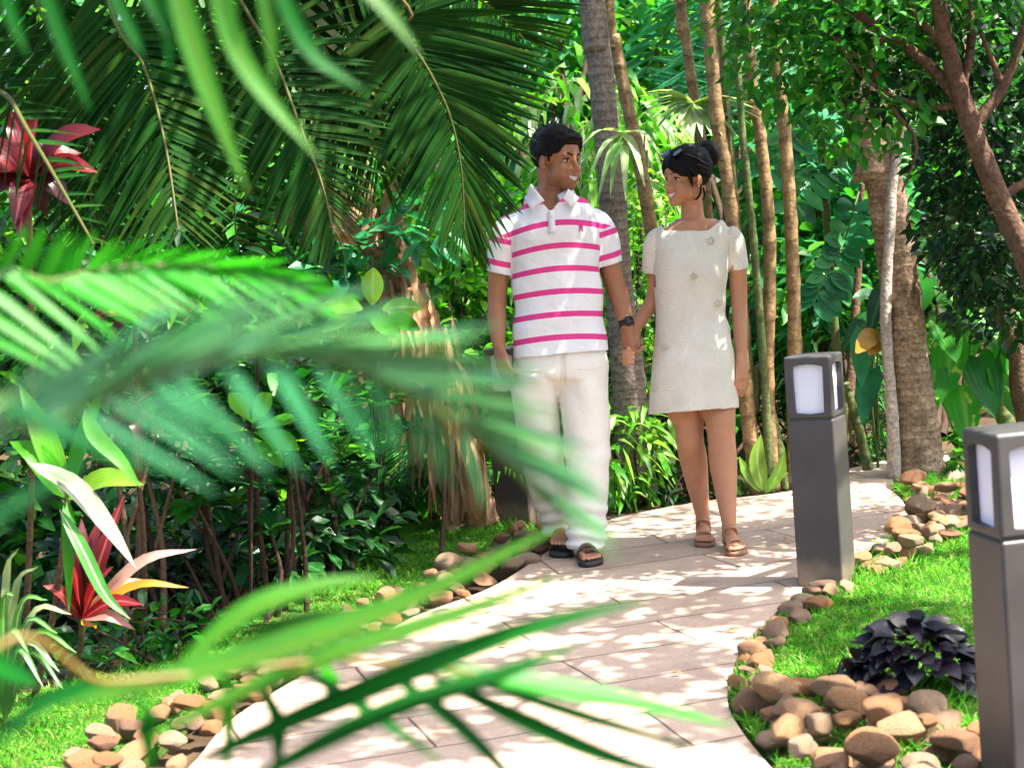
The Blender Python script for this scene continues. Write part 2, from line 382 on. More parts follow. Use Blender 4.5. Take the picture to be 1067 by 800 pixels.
# pavers
pv, nt = newmat('paver'); Lk = nt.links.new
tc = nd(nt,'ShaderNodeTexCoord'); mp = nd(nt,'ShaderNodeMapping'); mp.inputs['Rotation'].default_value = (0,0,R(-17)); Lk(tc.outputs['Object'], mp.inputs[0])
dn = nd(nt,'ShaderNodeTexNoise', i_Scale=1.2, i_Detail=2.0); Lk(tc.outputs['Object'], dn.inputs['Vector'])
vm = nd(nt,'ShaderNodeVectorMath', operation='MULTIPLY_ADD'); Lk(dn.outputs['Color'], vm.inputs[0]); vm.inputs[1].default_value=(.10,.10,0); Lk(mp.outputs[0], vm.inputs[2])
br = nd(nt,'ShaderNodeTexBrick', i_Scale=1.0); Lk(vm.outputs[0], br.inputs['Vector']); br.offset = .43
br.inputs['Brick Width'].default_value=1.05; br.inputs['Row Height'].default_value=.33; br.inputs['Mortar Size'].default_value=.005; br.inputs['Mortar Smooth'].default_value=.35
br.inputs['Color1'].default_value=(.55,.40,.305,1); br.inputs['Color2'].default_value=(.45,.34,.265,1); br.inputs['Mortar'].default_value=(.15,.105,.08,1)
n1 = nd(nt,'ShaderNodeTexNoise', i_Scale=2.6, i_Detail=9.0, i_Roughness=.68); Lk(tc.outputs['Object'], n1.inputs['Vector'])
f1 = ramp(nt, [(.3,(.70,.655,.62)),(.5,(1,1,1)),(.72,(1.10,1.08,1.05))], n1.outputs['Fac']); c = mixc(nt, br.outputs['Color'], f1.outputs[0], 1.0, 'MULTIPLY')
n2 = nd(nt,'ShaderNodeTexNoise', i_Scale=75.0, i_Detail=5.0); Lk(tc.outputs['Object'], n2.inputs['Vector'])
f2 = ramp(nt, [(.3,(.86,.85,.84)),(.6,(1.04,1.04,1.04))], n2.outputs['Fac']); c = mixc(nt, c, f2.outputs[0], 1.0, 'MULTIPLY')
bs = nd(nt,'ShaderNodeBsdfPrincipled', i_Roughness=.78); bs.inputs['Specular IOR Level'].default_value=.3; Lk(c, bs.inputs['Base Color'])
hh = math_(nt,'ADD', math_(nt,'MULTIPLY', n2.outputs['Fac'], .25), math_(nt,'MULTIPLY', br.outputs['Fac'], -1.0)); hh = math_(nt,'ADD', hh, math_(nt,'MULTIPLY', n1.outputs['Fac'], .6))
bp = nd(nt,'ShaderNodeBump', i_Strength=.6, i_Distance=.008); Lk(hh, bp.inputs['Height']); Lk(bp.outputs[0], bs.inputs['Normal'])
Lk(bs.outputs[0], nd(nt,'ShaderNodeOutputMaterial').inputs[0])
wl = crom([G(a,b) for a,b in PATH_L], 50); wf = crom([G(a,b) for a,b in PATH_F], 24); wr = crom([G(a,b) for a,b in PATH_R], 70)
PATHW = np.vstack([wl, wf, wr]); flat('path', None, 0.0, pv, .06, world=PATHW)
# lawns
LAWN_R = [(1090,470),(1000,505),(960,500),(932,506),(950,528),(946,548),(928,566),(895,590),(853,617),(808,644),(782,670),(766,700),(762,730),(774,755),(804,790),(850,850),(1250,850),(1200,600)]
LAWN_L = [(560,548),(520,585),(480,597),(430,620),(380,640),(300,675),(250,705),(215,735),(170,775),(90,830),(-80,830),(-80,745),(60,715),(170,690),(240,640),(270,610),(230,580),(330,556),(480,541)]
flat('lawn', LAWN_R, -.012, turf, .03); flat('lawn', LAWN_L, -.016, turf, .03)
MAT['grass'] = leafmat('grass', [(.03,.20,.010),(.06,.30,.015),(.13,.36,.03),(.30,.32,.10)], trans=.4, rough=.55, spec=.15)
def grass(poly, n, label, hmin=.03, hmax=.07, z=-.012, near=None):
    w = np.array([G(a,b,z) for a,b in poly]); lo, hi = w.min(0), w.max(0); lo[1] = max(lo[1], 2.8)
    q = np.column_stack([RNG.uniform(lo[0],hi[0],n*3), RNG.uniform(lo[1],hi[1],n*3)])
    k = inpoly(q[:,0], q[:,1], w[:,:2]); q = q[k]
    for sx_,sy_,sz_,sa_ in PLACED: q = q[np.hypot(q[:,0]-sx_,q[:,1]-sy_)>sa_*.75]
    xx, yy = PXs(np.column_stack([q, np.full(len(q), z)])); q = q[(xx>-60)&(xx<1130)&(yy<850)][:n]; m = len(q)
    p = np.column_stack([q, np.full(m, z)]); tall = 1+.5*wob(p, 3.0)
    d = np.column_stack([RNG.normal(0,.6,m), RNG.normal(0,.6,m), np.ones(m)]); up = np.column_stack([RNG.standard_normal(m), RNG.standard_normal(m), np.zeros(m)])
    Vv, Ff, U = leaves(p, d, up, RNG.uniform(hmin,hmax,m)*tall, RNG.uniform(.0035,.006,m), RNG.uniform(.2,.8,m), 'blade', .2, 2)
    o = mesh_obj('grass', Vv, Ff, MAT['grass'], uv=U, base=np.zeros(3)); tag(o, label, 'grass', kind='stuff')
# ---------------------------------------------------------------- edging stones
stm, nt = newmat('river_stone'); Lk = nt.links.new; oi = nd(nt,'ShaderNodeObjectInfo'); tc = nd(nt,'ShaderNodeTexCoord')
rp = ramp(nt, [(0,(.55,.34,.17)),(.2,(.43,.19,.08)),(.4,(.57,.41,.25)),(.55,(.26,.16,.105)),(.7,(.52,.25,.105)),(.85,(.50,.38,.26)),(1,(.36,.19,.11))], oi.outputs['Random'])
n1 = nd(nt,'ShaderNodeTexNoise', i_Scale=14.0, i_Detail=8.0, i_Roughness=.65); Lk(tc.outputs['Object'], n1.inputs['Vector'])
f1 = ramp(nt, [(.32,(.55,.50,.46)),(.5,(1,1,1)),(.7,(1.25,1.15,1.0))], n1.outputs['Fac']); c = mixc(nt, rp.outputs[0], f1.outputs[0], 1.0, 'MULTIPLY')
bs = nd(nt,'ShaderNodeBsdfPrincipled', i_Roughness=.62); bs.inputs['Specular IOR Level'].default_value=.35; Lk(c, bs.inputs['Base Color'])
bp = nd(nt,'ShaderNodeBump', i_Strength=.9, i_Distance=.03); Lk(n1.outputs['Fac'], bp.inputs['Height']); Lk(bp.outputs[0], bs.inputs['Normal']); Lk(bs.outputs[0], nd(nt,'ShaderNodeOutputMaterial').inputs[0])
def rock(seed):
    Vv, Ff = ball((0,0,0), 1, 32, 20); Vv = Vv*(1+.19*wob(Vv+seed*3.1, 1.3, 6, seed)[:,None]+0.07*wob(Vv+seed, 3.4, 6, seed+3)[:,None])
    g = np.random.default_rng(seed+40)
    for _ in range(9):
        n_ = nrm(g.standard_normal(3)); Vv = Vv-np.outer(np.maximum(0, Vv@n_-g.uniform(.62,.88))*.9, n_)
    Vv = np.sign(Vv)*np.abs(Vv)**.95; Vv[:,2] += 1; return Vv, Ff
ROCKS = []
for s in range(10):
    Vv, Ff = rock(s); me = bpy.data.meshes.new('stone'); me.from_pydata(Vv.tolist(), [], Ff); me.materials.append(stm)
    me.polygons.foreach_set('use_smooth', np.ones(len(me.polygons), bool)); ROCKS.append(me)
def stone(x, y, z, a, label, group):
    o = link(bpy.data.objects.new('stone', random.choice(ROCKS))); e = random.uniform(.62,1.0)
    o.scale = (a*random.uniform(.95,1.35), a*e, a*random.uniform(.42,.68)); o.rotation_euler = (random.uniform(-.25,.25), random.uniform(-.25,.25), random.uniform(0,6.3))
    o.location = (x,y,z-.26*a); tag(o, label, 'stone', group)
PLACED = []
def stones(line, w0, w1, n, a0, a1, label, group, side=1, layers=1, far=1.0):
    "stones packed beside a px polyline on the ground; w in metres, side +1 = left of travel"
    c = crom([G(a,b) for a,b in line], 200); t = nrm(np.gradient(c, axis=0)); nn = np.column_stack([-t[:,1], t[:,0]])*side; tries = 0; k = 0
    while k < n and tries < n*60:
        tries += 1; u = random.random(); i = int(u*199); wd = w0+(w1-w0)*u; a = random.uniform(a0,a1); off = a*.45+random.random()*max(wd-a*.7,0.0)
        x, y = c[i,:2]+nn[i]*off
        near = [(q, math.hypot(q[0]-x, q[1]-y)) for q in PLACED if abs(q[0]-x)<.4 and abs(q[1]-y)<.4]
        lo = min([d/(q[3]+a) for q,d in near], default=9); z = 0.0
        if lo < .86:
            if layers == 1 or lo < .45 or random.random() < .55: continue
            z = max([q[2]+q[3]*.85 for q,d in near if d/(q[3]+a) < .86]);
            if z > a*1.3: continue
        PLACED.append((x,y,z,a)); stone(x,y,z,a,label,group); k += 1
stones([(100,880),(150,845),(205,790),(240,750)], .40, .36, 38, .03,.058, 'tan rounded stone in the sunlit heap at the near left of the path', 'sunlit stones at the near left of the path', 1, 2)
stones([(240,750),(290,718),(340,690)], .36, .22, 22, .03,.055, 'tan rounded stone in the sunlit heap at the near left of the path', 'sunlit stones at the near left of the path', 1, 2)
stones([(340,690),(395,662),(436,640),(511,612)], .22, .28, 44, .028,.05, 'brown rounded stone lining the left edge of the path beside the shaded lawn', 'shaded stones along the left edge of the path', 1, 2)
stones([(511,612),(567,577),(605,552)], .30, .30, 36, .032,.06, 'brown rounded stone lining the left edge of the path beside the shaded lawn', 'shaded stones along the left edge of the path', 1, 2)
stones([(935,512),(948,530),(945,546),(928,564),(900,584),(880,597)], .35, .16, 60, .03,.062, 'greyish brown stone in the bank edging the path between the bollard and the palm trunk', 'stones between the bollard and the palm trunk', 1, 2)
stones([(853,613),(808,640),(782,668),(766,700),(761,726)], .12, .10, 24, .030,.052, 'pale sunlit stone half sunk in the grass along the right path edge', 'pale stones in the right grass edge', 1, 1)
stones([(764,738),(774,757),(804,793),(850,845),(880,880)], .42, .62, 78, .036,.062, 'reddish brown stone in the big heap at the bottom right corner of the path', 'stones heaped at the bottom right', 1, 2)
grass(LAWN_R, 52000, 'bright green lawn grass around the bollards on the right', .035, .10)
grass(LAWN_L, 42000, 'green lawn grass below the shrubs on the left of the path', .025, .06, -.016)
# ---------------------------------------------------------------- bollard lights
def gmetal():
    m, nt = newmat('bollard_metal'); Lk = nt.links.new; tc = nd(nt,'ShaderNodeTexCoord')
    n = nd(nt,'ShaderNodeTexNoise', i_Scale=6.0, i_Detail=6.0); Lk(tc.outputs['Object'], n.inputs['Vector'])
    f = ramp(nt, [(.35,(.042,.040,.039)),(.7,(.064,.060,.057))], n.outputs['Fac'])
    sx = nd(nt,'ShaderNodeSeparateXYZ'); Lk(tc.outputs['Object'], sx.inputs[0])
    n3 = nd(nt,'ShaderNodeTexNoise', i_Scale=18.0, i_Detail=5.0); Lk(tc.outputs['Object'], n3.inputs['Vector'])
    dz = math_(nt,'ADD', sx.outputs['Z'], math_(nt,'MULTIPLY', n3.outputs['Fac'], -.12)); f3 = ramp(nt, [(.0,(.8,.8,.8)),(.06,(0,0,0))], dz)
    c = mixc(nt, f.outputs[0], (.16,.12,.085), f3.outputs[0])
    bs = nd(nt,'ShaderNodeBsdfPrincipled', i_Roughness=.46); Lk(c, bs.inputs['Base Color'])
    n2 = nd(nt,'ShaderNodeTexNoise', i_Scale=420.0); Lk(tc.outputs['Object'], n2.inputs['Vector']); bp = nd(nt,'ShaderNodeBump', i_Strength=.12, i_Distance=.002); Lk(n2.outputs['Fac'], bp.inputs['Height']); Lk(bp.outputs[0], bs.inputs['Normal'])
    Lk(bs.outputs[0], nd(nt,'ShaderNodeOutputMaterial').inputs[0]); return m
BM, BD = gmetal(), plainmat('frosted_acrylic', (.86,.85,.93), .35, .4, noise=(3.0,(.80,.80,.90),.4,.7))
def bevel_box(sx, sy, z0, z1, b, seg=3):
    bm = bmesh.new(); bmesh.ops.create_cube(bm, size=1)
    for v in bm.verts: v.co = Vector((v.co.x*sx, v.co.y*sy, z0+(v.co.z+.5)*(z1-z0)))
    bmesh.ops.bevel(bm, geom=[e for e in bm.edges], offset=b, segments=seg, affect='EDGES', profile=.5)
    bm.verts.index_update(); o = np.array([v.co[:] for v in bm.verts]), [tuple(v.index for v in f.verts) for f in bm.faces]; bm.free(); return o
def bollard(px, py, yaw, label, h=.84, s=.170, d=None):
    base = G(px,py) if d is None else np.array([*P(px,py,d)[:2], 0.0])   # a depth may be given when the foot is out of view
    t = thing('bollard_light', (base[0], base[1], -.01), label, 'bollard', 'bollard lights beside the path'); t.rotation_euler = (0,0,yaw)
    zj = h*.735
    def part(n, V, F, m, par=t): return mesh_obj(n, V, F, m, par, base=np.zeros(3), smooth=False)
    part('post', *bevel_box(s, s, -.05, zj-.004, .008), BM)
    # lamp head: a box with an arched window through each pair of faces
    bm = bmesh.new(); V, F = bevel_box(s, s, zj, h, .008); me = bpy.data.meshes.new('lamp_head'); me.from_pydata(V.tolist(), [], F); me.materials.append(BM)
    hd = link(bpy.data.objects.new('lamp_head', me))
    w = s*.335; zb, zt = zj+.020, h-.034; prof = [(-w*.94,zb+.003),(-w*.90,zb),(0,zb-.005),(w*.90,zb),(w*.94,zb+.003),(w,zt-.008),(w*.97,zt-.003),(w*.5,zt+.004),(0,zt+.006),(-w*.5,zt+.004),(-w*.97,zt-.003),(-w,zt-.008)]
    cs = []
    for k in range(2):
        n = len(prof); A = [(-s, a, b) if k==0 else (a, -s, b) for a,b in prof]; B = [(s, a, b) if k==0 else (a, s, b) for a,b in prof]
        F2 = [tuple(range(n)), tuple(range(2*n-1,n-1,-1))]+[(i,n+i,n+(i+1)%n,(i+1)%n) for i in range(n)]
        mc = bpy.data.meshes.new('c'); mc.from_pydata(A+B, [], F2); b2 = bmesh.new(); b2.from_mesh(mc); bmesh.ops.recalc_face_normals(b2, faces=b2.faces); b2.to_mesh(mc); b2.free()
        co = link(bpy.data.objects.new('c', mc)); cs.append(co); m = hd.modifiers.new('b','BOOLEAN'); m.object = co; m.operation='DIFFERENCE'; m.solver='EXACT'
    dg = bpy.context.evaluated_depsgraph_get(); dg.update(); m2 = bpy.data.meshes.new_from_object(hd.evaluated_get(dg)); hd.modifiers.clear(); hd.data = m2; m2.materials.clear(); m2.materials.append(BM)
    for co in cs: bpy.data.objects.remove(co)
    hd.parent = t
    g = s*.5-.020
    part('lamp_diffuser', *bevel_box(2*g, 2*g, zj+.008, h-.012, .004), BD)
    part('joint_collar', *bevel_box(s-.012, s-.012, zj-.010, zj+.004, .003), BM)
    return t
bollard(862,606, R(-27), 'dark grey bollard light on the grass edge right of the woman')

bollard(1079,838, R(9), 'large dark grey bollard light nearest the camera at the bottom right corner')
bollard(541,541, R(-20), 'dark bollard light standing behind the man in the striped shirt')
# ---------------------------------------------------------------- people
def skinmat(name, col, red, lip):
    m, nt = newmat(name); Lk = nt.links.new; bs = nd(nt,'ShaderNodeBsdfPrincipled', i_Roughness=.55); bs.inputs['Specular IOR Level'].default_value=.3
    tc = nd(nt,'ShaderNodeTexCoord'); n = nd(nt,'ShaderNodeTexNoise', i_Scale=16.0, i_Detail=6.0); Lk(tc.outputs['Object'], n.inputs['Vector'])
    f = ramp(nt, [(.35,(0,0,0)),(.7,(1,1,1))], n.outputs['Fac']); c = mixc(nt, col, red, f.outputs[0])
    for an, cc in (('lip', lip), ('nail', tuple(min(1,x*1.7+.05) for x in col)), ('beard', tuple(x*.55 for x in col)), ('dark', (.03,.012,.008))):
        a = nd(nt,'ShaderNodeAttribute', attribute_name=an); c = mixc(nt, c, cc, a.outputs['Fac'])
    Lk(c, bs.inputs['Base Color']); bs.inputs['Subsurface Weight'].default_value=.12; bs.inputs['Subsurface Radius'].default_value=(.012,.005,.003); bs.inputs['Subsurface Scale'].default_value=1.0
    n2 = nd(nt,'ShaderNodeTexNoise', i_Scale=260.0, i_Detail=3.0); Lk(tc.outputs['Object'], n2.inputs['Vector']); bp = nd(nt,'ShaderNodeBump', i_Strength=.12, i_Distance=.004); Lk(n2.outputs['Fac'], bp.inputs['Height']); Lk(bp.outputs[0], bs.inputs['Normal'])
    Lk(bs.outputs[0], nd(nt,'ShaderNodeOutputMaterial').inputs[0]); return m
SK_M = skinmat('man_skin', (.33,.155,.085), (.39,.18,.095), (.30,.09,.065))
SK_W = skinmat('woman_skin', (.46,.225,.125), (.53,.25,.14), (.48,.09,.08))
HAIR = plainmat('black_hair', (.004,.003,.004), .5, .16, bump=.4, bscale=90, stretch=(1,1,.25))
EYEW = plainmat('eye_white', (.75,.72,.70), .2); EYED = plainmat('iris', (.012,.007,.005), .12); TOOTH = plainmat('tooth', (.62,.60,.57), .25)
def head_frame(c, yaw, pitch=0.0, roll=0.0, sc=1.0):
    "head space: face towards -y, x to the head's left, z up"
    M = rotz(yaw)@roty(roll)@rotx(pitch); c = np.asarray(c,float)
    return (lambda v: (np.asarray(v,float)*sc)@M.T + c), (lambda w: ((np.asarray(w,float)-c)@M)/sc), M
def head_parts(f, M, woman=False):
    k = .93 if woman else 1.0; q = []
    def el(c, r, rx=0.0, ry=0.0, rz=0.0): V, F = ball((0,0,0), r, 28, 18, rotz(rz)@roty(ry)@rotx(rx)); q.append((f(V+np.asarray(c)), F))
    el((0,.030,-.055),(.056,.058,.060)); el((0,.018,.036),(.075,.096,.084)); el((0,-.030,.030),(.067,.062,.066))               # skull, forehead
    el((0,-.034,-.040),(.060*k,.055,.072)); el((0,-.062,-.088),(.040*k,.032,.028)); el((0,-.083,-.1005),(.020*k,.014,.0155))   # face, jaw, chin
    for s in (-1,1):
        el((s*.044*k,-.022,-.068),(.018,.042,.030), rx=-.5, rz=s*.35)                         # jaw line
        el((s*.039*k,-.0675,-.031),(.0235,.0205,.0205)); el((s*.036*k,-.062,-.060),(.020,.024,.026)); el((s*.030,-.073,.021),(.027,.014,.010), rz=-s*.22)     # cheek, brow
        el((s*.075,.014,-.012),(.008,.020,.031), rx=.15, rz=s*.35); el((s*.078,.002,-.030),(.006,.010,.012))    # ear
        el((s*.0115,-.092,-.0335),(.0085,.010,.0075))                                          # nostril
        el((s*.031,-.071,-.006),(.017,.010,.0085))                                           # lids
    for s in (-1,1): el((s*.043*k,-.046,-.046),(.023,.036,.036))
    V, F = tube([(0,-.080,.024),(0,-.089,.006),(0,-.099,-.014),(0,-.1065,-.0275),(0,-.101,-.0385),(0,-.084,-.042)], [.009,.009,.0095,.0105,.009,.009] if not woman else [.008,.0078,.0083,.0092,.008,.008], 12, 16); q.append((f(V),F))
    el((0,-.066,-.058),(.036,.030,.030))                                                     # muzzle
    w = .0325 if not woman else .031
    up = [(-w,-.0755,-.0485),(-w*.55,-.0915,-.0550),(0,-.0985,-.0568),(w*.55,-.0915,-.0550),(w,-.0755,-.0485)]; lo = [(-w,-.0750,-.0495),(-w*.55,-.0885,-.0735),(0,-.0950,-.0812),(w*.55,-.0885,-.0735),(w,-.0750,-.0495)]
    for L, r in ((up,[.0025,.0040,.0044,.0040,.0025]), (lo,[.0025,.0050,.0058,.0050,.0025])):
        V, F = tube(L, r, 10, 20); q.append((f(V),F))
    return q
def head_masks(loc, V):
    h = loc(V); x, y, z = h[:,0], h[:,1], h[:,2]; w = np.abs(x)/.0325
    zu, zl = -.0568+.0083*w**2, -.0812+.0317*w**2
    lip = ((np.abs(z-zu)<.0045)|(np.abs(z-zl)<.0060))&(w<1.02)&(y<-.070)&(z<-.045)
    beard = np.clip(((z<-.045)&(y<.01)&(z>-.125)).astype(float)*np.clip((-.040-z)/.03,0,1),0,1)*(~lip)*.55
    dark = ((np.abs(x)<.003+.027)&(np.abs(x)>.014)&(np.abs(z+.0005+.10*(np.abs(x)-.031))<.0030)&(y<-.060)).astype(float)
    inh = (np.linalg.norm(h,axis=1)<.16)
    return lip*inh*.75, beard*inh, dark*0
def face_bits(par, f, woman, brow=.004):
    for s in (-1,1):
        V, F = ball((s*.0315,-.0755,-.0005),(.0130,.0085,.0042)); e = mesh_obj('eye', f(V), F, EYEW, par)
        V, F = ball((s*.0315+(.004 if woman else -.003),-.0815,-.0007),(.0064,.0042,.0046)); mesh_obj('iris', f(V), F, EYED, e)
        V, F = tube([(s*.0150,-.0775,.0030),(s*.024,-.0830,.0072),(s*.034,-.0810,.0078),(s*.0465,-.0690,.0035)], [.0012,.0024,.0027,.0014], 6, 12); mesh_obj('eyelid', f(V), F, HAIR, par)
        V, F = tube([(s*.0125,-.0885,.0205),(s*.025,-.0885,.0265),(s*.038,-.0815,.0275),(s*.052,-.0650,.0210)], [brow*.8,brow,brow*.85,brow*.3], 8, 14, flat=.55, ref=[0,0,1]); mesh_obj('eyebrow', f(V), F, HAIR, par)
    # smile: one curved band of teeth between the lips
    xs = np.linspace(-.0265,.0265,17); V=[]; F=[]
    for x in xs:
        w = abs(x)/.0325; zu, zl = -.0598+.0085*w**2, -.0750+.0250*w**2; y = -.0988+.0190*w**2
        V += [(x,y,zu+.001),(x,y-.0004,(zu+min(zl,zu))/2),(x,y+.001,min(zl,zu)-.0005)]
    F = [(3*i+k,3*i+3+k,3*i+4+k,3*i+1+k) for i in range(16) for k in range(2)]; mesh_obj('teeth', f(np.array(V)), F, TOOTH, par)
def hand(wrist, palm_dir, palm_n, L, side, curl, spread=.1, thumb=.7, fr=.0085):
    """palm and five fingers; palm_dir from wrist to knuckles, palm_n out of the palm, side = +1 when the thumb is on palm_dir x palm_n.
    curl = four (three bends each) or one triple. Returns parts and finger-tip points"""
    w = np.asarray(wrist,float); d = nrm(palm_dir); n = nrm(np.asarray(palm_n)-d*(np.asarray(palm_n)@d)); s = np.cross(d, n)*side
    pl = L*.50; parts = []; tips = []
    q = [(w-d*L*.04, L*.145, L*.105), (w+d*pl*.25, L*.17, L*.105), (w+d*pl*.65, L*.215, L*.095), (w+d*pl*.98, L*.215, L*.08), (w+d*pl*1.08, L*.17, L*.05)]
    parts.append(loft([x[0] for x in q], [x[1] for x in q], [x[2] for x in q], s, 14, 18, 2.4))
    fl = [.44,.49,.46,.36]; cur = curl if np.ndim(curl)==2 else [curl]*4
    for i in range(4):
        off = (.155-.105*i)*L; a = spread*(1.5-i); base = w+d*pl*(.97-.02*abs(i-1.3))+s*off
        dd = nrm(d*math.cos(a)+s*math.sin(a)); pt = [base-dd*L*.16, base]; cu = 0; p = base
        for j, frac in enumerate((.46,.30,.24)):
            cu += cur[i][j]; p = p+(dd*math.cos(cu)+n*math.sin(cu))*fl[i]*L*frac; pt.append(p)
        parts.append(tube(pt, [fr*.9,fr*1.08,fr*1.02,fr*.93,fr*.70], 10, 18)); tips.append(pt[-1])
        parts.append(ball(pt[-1], fr*.74, 10, 6))
    b = w+d*pl*.22+s*L*.13; t1 = b+(d*.55+s*.55*(1.2-thumb)+n*.45*thumb)*L*.26; t2 = t1+(d*.8+s*.15*(1-thumb)+n*.35*thumb)*L*.17; t3 = t2+(d*.9-s*.1+n*.25*thumb)*L*.13
    parts.append(tube([b-d*L*.05,b,t1,t2,t3],[fr*1.1,fr*1.6,fr*1.25,fr*1.08,fr*.75],10,18)); parts.append(ball(t3, fr*.78,10,6)); tips.append(t3)
    return parts, tips
def foot(heel, toe_dir, L, wd, sgn):
    "bare foot on z=zg; sgn=+1 when the big toe is on +side (side = up x dir)"
    h = np.asarray(heel,float); d = nrm([toe_dir[0],toe_dir[1],0]); s = np.cross([0,0,1.],d); z = np.array([0,0,1.])
    q = []
    pr = [(-.02,.20,.30,.30),(.06,.30,.34,.38),(.22,.30,.36,.46),(.42,.31,.36,.40),(.60,.40,.27,.27),(.74,.46,.18,.19),(.80,.42,.14,.14)]
    cs = [h+d*L*t+z*(hz*wd*.62) for t,_,hz,_ in pr]
    q.append(loft(cs, [a*wd*1.05 for _,a,_,_ in pr], [b*wd*.62 for *_,b in pr], s, 20, 18, 2.3))
    tp = []
    for i,(o,tl,r) in enumerate(((.34,.99,.135),(.13,1.0,.098),(-.05,.965,.09),(-.21,.92,.084),(-.355,.865,.08))):
        c0 = h+d*L*.74+s*sgn*o*wd+z*r*wd*1.1; c1 = h+d*L*(tl-.03)+s*sgn*(o*1.02)*wd+z*r*wd*.9
        q.append(tube([c0, (c0+c1)/2+z*.12*r*wd*3, c1], [r*wd*.95, r*wd, r*wd*.95], 10, 10)); q.append(ball(c1, r*wd*.97, 12, 8)); tp.append(c1)
    return q, tp
def sandal(par, name, heel, toe_dir, L, wd, sgn, msole, mstrap, straps, th=.022):
    h = np.asarray(heel,float); d = nrm([toe_dir[0],toe_dir[1],0]); s = np.cross([0,0,1.],d)*sgn; z = np.array([0,0,1.])
    o = [(-.05,-.16),(-.05,.16),(.02,.29),(.22,.31),(.42,.31),(.60,.42),(.78,.52),(.92,.50),(1.03,.36),(1.055,.12),(1.02,-.12),(.94,-.36),(.82,-.50),(.62,-.47),(.42,-.36),(.2,-.31),(.02,-.27)]
    o = crom(o+[o[0]], 52)[:-1]; n = len(o); base = np.array([h+d*L*a+s*wd*b for a,b in o]); V = np.vstack([base*[1,1,0]+z*.0, base*[1,1,0]+z*.001+(base-base.mean(0))*.02*[1,1,0]+z*th*.5, base*[1,1,0]+z*th]); c = V[:n].mean(0)
    F = [(k*n+i, k*n+(i+1)%n, (k+1)*n+(i+1)%n, (k+1)*n+i) for k in range(2) for i in range(n)]+[tuple(range(n-1,-1,-1)), tuple(range(2*n,3*n))]
    t = mesh_obj(name, V, F, msole, par)
    for pts, wr, fl in straps:
        p = np.array([h+d*L*a+s*wd*b+z*c for a,b,c in pts]); p = crom(p, 22); tg = nrm(np.gradient(p,axis=0))
        # flat band: across direction is the foot direction made square to the strap
        ac = nrm(d-tg*(tg@d)[:,None]+1e-6) if fl is None else nrm(np.asarray(fl)-tg*(tg@np.asarray(fl))[:,None]); nn = np.cross(tg, ac); Vv = []
        for i in range(22):
            for u,v in ((-1,-.003),(1,-.003),(1,.003),(-1,.003)): Vv.append(p[i]+ac[i]*u*wr/2+nn[i]*v)
        Ff = [(i*4+k,i*4+(k+1)%4,(i+1)*4+(k+1)%4,(i+1)*4+k) for i in range(21) for k in range(4)]
        mesh_obj('strap', np.array(Vv), Ff, mstrap, t)
    return t
def hair_cap(par, f, thick, n=(110,70), name='hair', mat=None, groove=.0022, gf=60):
    nu, nv = n; V, F = ball((0,0,0), 1, nu, nv); th = thick(V); dirs = V.copy()
    # distance to the skull ellipsoids along each direction
    def ray(c, r):
        c = np.asarray(c); r = np.asarray(r); a = ((dirs/r)**2).sum(1); b = (dirs*(-c)/r**2).sum(1); q = ((c/r)**2).sum()-1; D = b*b-a*q
        return np.where(D>0, (-b+np.sqrt(np.maximum(D,0)))/a, 0)
    rr = np.maximum(ray((0,.018,.036),(.075,.096,.084)), ray((0,-.030,.030),(.067,.062,.066)))
    ang = np.arctan2(V[:,0], V[:,2]+.25*V[:,1]); g = groove*np.sin(ang*gf+4*wob(V,4))+.0025*wob(V*1.0,9)
    Vh = dirs*(rr+th+np.where(th>0,g,0))[:,None]
    return mesh_obj(name, f(Vh), F, mat or HAIR, par)
def strands(par, f, th, n, L, lift, comb, seed=5, w=.0022):
    "short locks standing off the hair so that its edge is not a clean line"
    g = np.random.default_rng(seed); d = nrm(g.standard_normal((n*4,3))); k = th(d)>.006; d = d[k][:n]; m = len(d)
    p = f(d*(.098+th(d))[:,None]*[.80,1.03,.92]+[0,.012,.034]); o = f(np.zeros((1,3))); q = f(np.asarray(comb)[None]*np.ones((m,1)))-o; r = p-f(np.array([[0,.01,.03]]))
    t = nrm(q)-nrm(r)*(nrm(q)*nrm(r)).sum(1)[:,None]; t = nrm(t)+nrm(r)*lift+g.normal(0,.22,(m,3)); V, F, U = leaves(p, t, r, L*g.uniform(.5,1.2,m), w, .15, 'blade', .2, 4)
    return mesh_obj('loose_strands', V, F, HAIR, par)
def sst(a,b,x): t = np.clip((x-a)/(b-a),0,1); return t*t*(3-2*t)
# ================================================================ the man
DM = 6.85; mb = G(606,583)
man = thing('person', (mb[0],mb[1],0), 'man in white polo shirt with pink stripes and cream trousers', 'man')
BX = np.array([math.cos(R(-8)), math.sin(R(-8)), 0.])     # width direction of his torso (turned a little towards her)
MY = 6.92
q = lambda px,py,dd=0.0: PY(px,py,MY+dd)
mf, ml, mM = head_frame(q(580.5,167,-.01), R(47), R(7), R(3), 1.03)
parts = head_parts(mf, mM)
parts.append(loft([q(572,222,.02),q(574,206,.015),q(577,192,.012),q(578,176,.01)], [.085,.068,.064,.062],[.075,.064,.062,.062], BX, 16, 24))
parts.append(loft([q(584,388),q(583,345),q(580,300),q(578,262),q(577,238),q(576,222),q(575,212)], [.16,.158,.152,.158,.165,.150,.105],[.095,.09,.092,.10,.095,.075,.06], BX, 30, 32, 2.3))
def arm(pts, rad): return tube(pts, rad, 16, 34)
rw = q(520,362,-.02); lw = q(653.5,340,-.03)
parts.append(arm([q(542,236),q(533,240),q(526,252,.01),q(520,285,.02),q(518,312,.03),q(518,338,0),rw],[.036,.040,.046,.045,.040,.038,.026]))
